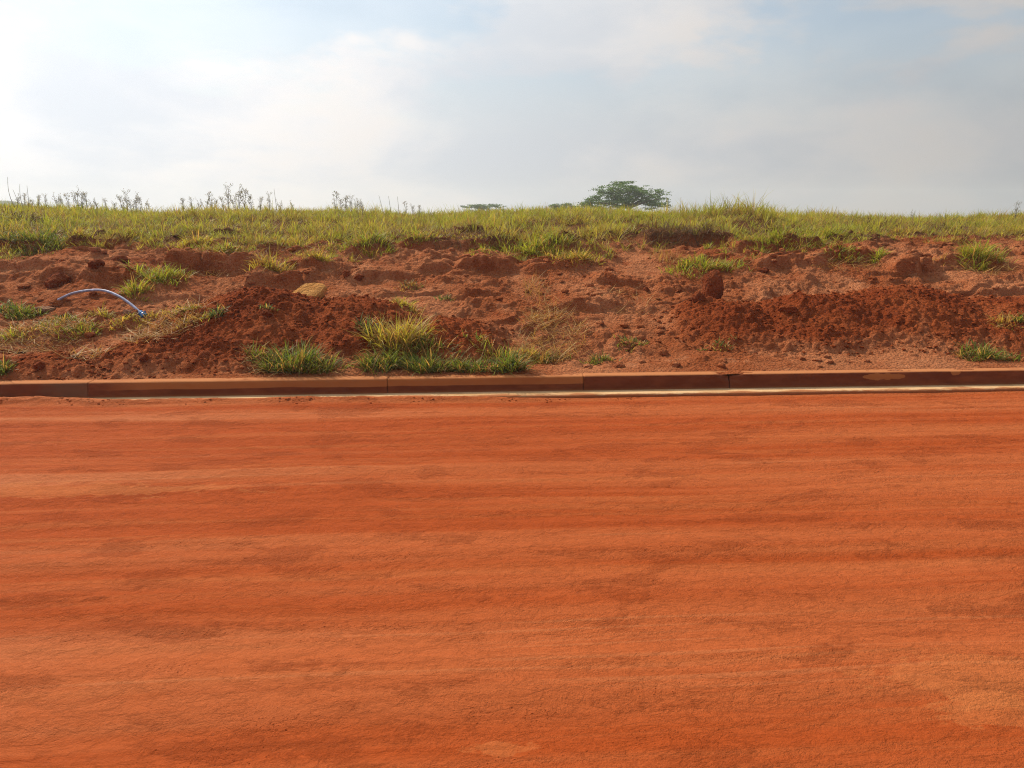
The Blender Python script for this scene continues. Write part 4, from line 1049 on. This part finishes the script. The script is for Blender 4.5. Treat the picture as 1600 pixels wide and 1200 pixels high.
# ------------------------------------------------------------------ trees
M_LEAF = blade_material('tree_leaf', 0.5, 0.15)
M_BARK = plain('grey_bark', (0.12, 0.095, 0.07), 0.9, 0.1, 0.3, 3)
def tree(name, loc, pads, limbs, leaf_n, leaf, label, seed, cols):
    r = np.random.default_rng(seed)
    root = empty(name, loc)
    V, F = join([tube(np.array(p), np.array(q), 8) for p, q in limbs[:1]]); trunk = mesh_np('trunk', V, F, M_BARK, parent=root)
    for p, q in limbs[1:]:
        V, F = tube(np.array(p), np.array(q), 6); mesh_np('limb', V, F, M_BARK, parent=root)
    Vs, Cs = [], []
    vol = np.array([a[3] * a[4] * (a[5] ** 0.6) for a in pads]); cnt = (leaf_n * vol / vol.sum()).astype(int)
    for (x, y, z, rx_, ry_, rz_), c in zip(pads, cnt):
        # each pad is a set of small flat sprays
        nsp = max(6, c // 26)
        sp = r.normal(size=(nsp, 3)); sp /= np.linalg.norm(sp, axis=1)[:, None]; sp *= (r.random((nsp, 1)) ** 0.45)
        sp = sp * [rx_, ry_, rz_] + [x, y, z]
        tint = r.uniform(0.75, 1.2, nsp)
        for j in range(nsp):
            m = c // nsp
            q = r.normal(size=(m, 3)) * np.array([0.42, 0.42, 0.10]) * leaf * 2.6 + sp[j]
            d1 = r.normal(size=(m, 3)) * [1, 1, 0.35]; d1 /= np.linalg.norm(d1, axis=1)[:, None]
            d2 = np.cross(d1, r.normal(size=(m, 3)) * [0.4, 0.4, 1]); d2 /= np.linalg.norm(d2, axis=1)[:, None]
            L_ = leaf * r.uniform(0.6, 1.2, (m, 1)); W_ = L_ * 0.32
            quad = np.stack([q - d1 * L_ * .5, q + d2 * W_, q + d1 * L_ * .5, q - d2 * W_], 1)
            Vs.append(quad.reshape(-1, 3)); cc = np.array(cols)[r.integers(0, len(cols), m)] * tint[j]
            Cs.append(np.repeat(cc, 4, 0))
    V = np.concatenate(Vs)
    o = mesh_np('crown', V, np.arange(len(V)).reshape(-1, 4), M_LEAF, smooth=False, cols=np.concatenate(Cs), parent=root)
    tag(root, label, 'tree', 'trees beyond the bank'); return root
GC = [(0.085, 0.165, 0.050), (0.120, 0.215, 0.060), (0.160, 0.240, 0.065), (0.060, 0.125, 0.040)]
TD = 85.0
def tp(px, py, Y=TD, X0=None):                 # place in the photograph -> X and height at that distance
    d = ray(px, py); return d[0] * Y / d[1], CAM_H + d[2] * Y / d[1]
tx, _ = tp(982, 330); sg = TD - kerb_y(tx); tz = float(terrain_z(np.array([tx]), np.array([sg]))[0])
def L(px, py, y=0.0): a, b = tp(px, py, TD + y); return (a - tx, y, b - tz)
pads = []
for (px, py, w_, h_, yy) in [(972, 286, 30, 4, 0), (950, 295, 26, 7, -1), (985, 296, 34, 8, 1), (965, 304, 34, 9, 0), (940, 304, 16, 5, 1), (1000, 301, 30, 8, -1), (1025, 298, 18, 4, 0.5), (1032, 303, 18, 4, 1),
                             (1018, 308, 24, 6, 1), (1036, 311, 14, 3, -.5), (930, 309, 18, 5, -1), (922, 316, 18, 5, 0.5), (915, 322, 14, 5, 0), (945, 315, 30, 8, 1.5), (975, 313, 30, 9, -1.5), (1005, 313, 22, 6, 1.5),
                             (935, 325, 26, 5, -1), (960, 323, 22, 6, 1), (1040, 322, 12, 3, 0.5), (1015, 326, 16, 3, -1), (930, 296, 8, 3, 0), (1010, 291, 6, 2, 0), (985, 284, 8, 2, 0), (1043, 316, 8, 2, .5), (1046, 300, 6, 2, 0)]:
    a, y_, c = L(px, py, yy); k_ = TD / FPX
    pads.append((a, yy, c, w_ * k_ * 0.60, w_ * k_ * 0.7 + 0.4, h_ * k_ * 0.85))
rt_ = np.random.default_rng(17)
for _ in range(46):
    u_ = rt_.uniform(-1, 1); px = 977 + 62 * u_; topy = 289 + 26 * abs(u_) ** 1.5
    py = topy + rt_.uniform(1, 2) + (331 - topy) * rt_.random() ** 1.3 * (1 - 0.35 * (abs(px - 996) < 12))
    if 984 < px < 1012 and py > 311: continue
    a, y_, c = L(px, py, rt_.uniform(-3, 3)); r_ = rt_.uniform(7, 15) * TD / FPX
    pads.append((a, y_, c, r_, r_, r_ * rt_.uniform(0.3, 0.6)))
trunk = ([(0, 0, -0.2), (0.05, 0, 1.2), L(983, 326), L(980, 318)], [0.42, 0.34, 0.28, 0.2])
limbs = [trunk]
for tgt in [(950, 300, -1), (985, 292, 0.5), (1025, 302, 1), (925, 316, 0), (1035, 310, -.5), (965, 306, 1), (1005, 300, -1)]:
    e = L(*tgt); st = L(982, 325)
    mid = tuple(st[i] * 0.5 + e[i] * 0.5 + (0.0, 0.0, 0.15)[i] for i in range(3))
    limbs.append(([st, mid, e], [0.17, 0.11, 0.04]))
tree('umbrella_tree', (tx, TD, tz), pads, limbs, 25000, 0.17, 'large flat topped green tree rising beyond the grassy bank', 71, GC)
def small_tree(pxc, top, wpx, Y, label, seed):
    X_, zt_ = tp(pxc, top, Y); zg = float(terrain_z(np.array([X_]), np.array([Y - kerb_y(0)]))[0])
    w_ = wpx * Y / FPX / 2; h = zt_ - zg; r = np.random.default_rng(seed)
    pads = [(r.uniform(-.85, .85) * w_, r.uniform(-.6, .6) * w_, 0, w_ * r.uniform(.18, .34), w_ * .35, 0.30) for _ in range(14)]
    pads = [(a, b, h - 0.35 - 1.1 * (a / w_) ** 2 * 0.45 - r.uniform(0, 0.6), c, d, e) for (a, b, _, c, d, e) in pads]
    pads += [(0, 0, h - 1.6, w_ * .8, w_ * .7, 0.7)]
    limbs = [([(0, 0, -.2), (0, 0, h * .4), (0.1, 0, h * .75)], [0.3, 0.25, 0.15])] + [([(0, 0, h * .45), (sgn * w_ * .3, 0.3 * sgn, h * .65), (sgn * w_ * .6, .4 * sgn, h - .8)], [.15, .1, .04]) for sgn in (-1, 1)]
    tree('round_tree', (X_, Y, zg), pads, limbs, 6000, 0.24, label, seed, [(0.07, 0.14, 0.05), (0.10, 0.17, 0.06)])
small_tree(756, 317, 66, 150.0, 'small distant dark tree top peeking over the bank left of the big tree', 81)
small_tree(880, 316, 46, 140.0, 'small distant tree top just left of the big flat topped tree', 82)


# ------------------------------------------------------------------ haze
HAZE = 0.0011
if HAZE > 0:
    hm, hn = material('haze_air')
    vol = hn.new('ShaderNodeVolumePrincipled', ins={'Color': (0.93, 0.95, 0.97, 1), 'Density': HAZE, 'Anisotropy': 0.35})
    hn.new('ShaderNodeOutputMaterial', ins={'Volume': vol.outputs[0]})
    x_, y0, y1, z0, z1 = 500, -480, 500, -11.0, 13.0
    V = np.array([(-x_, y0, z0), (x_, y0, z0), (x_, y1, z0), (-x_, y1, z0), (-x_, y0, z1), (x_, y0, z1), (x_, y1, z1), (-x_, y1, z1)])
    F = np.array([(0, 3, 2, 1), (4, 5, 6, 7), (0, 1, 5, 4), (1, 2, 6, 5), (2, 3, 7, 6), (3, 0, 4, 7)])
    o = mesh_np('haze', V, F, hm, smooth=False); tag(o, kind='stuff')
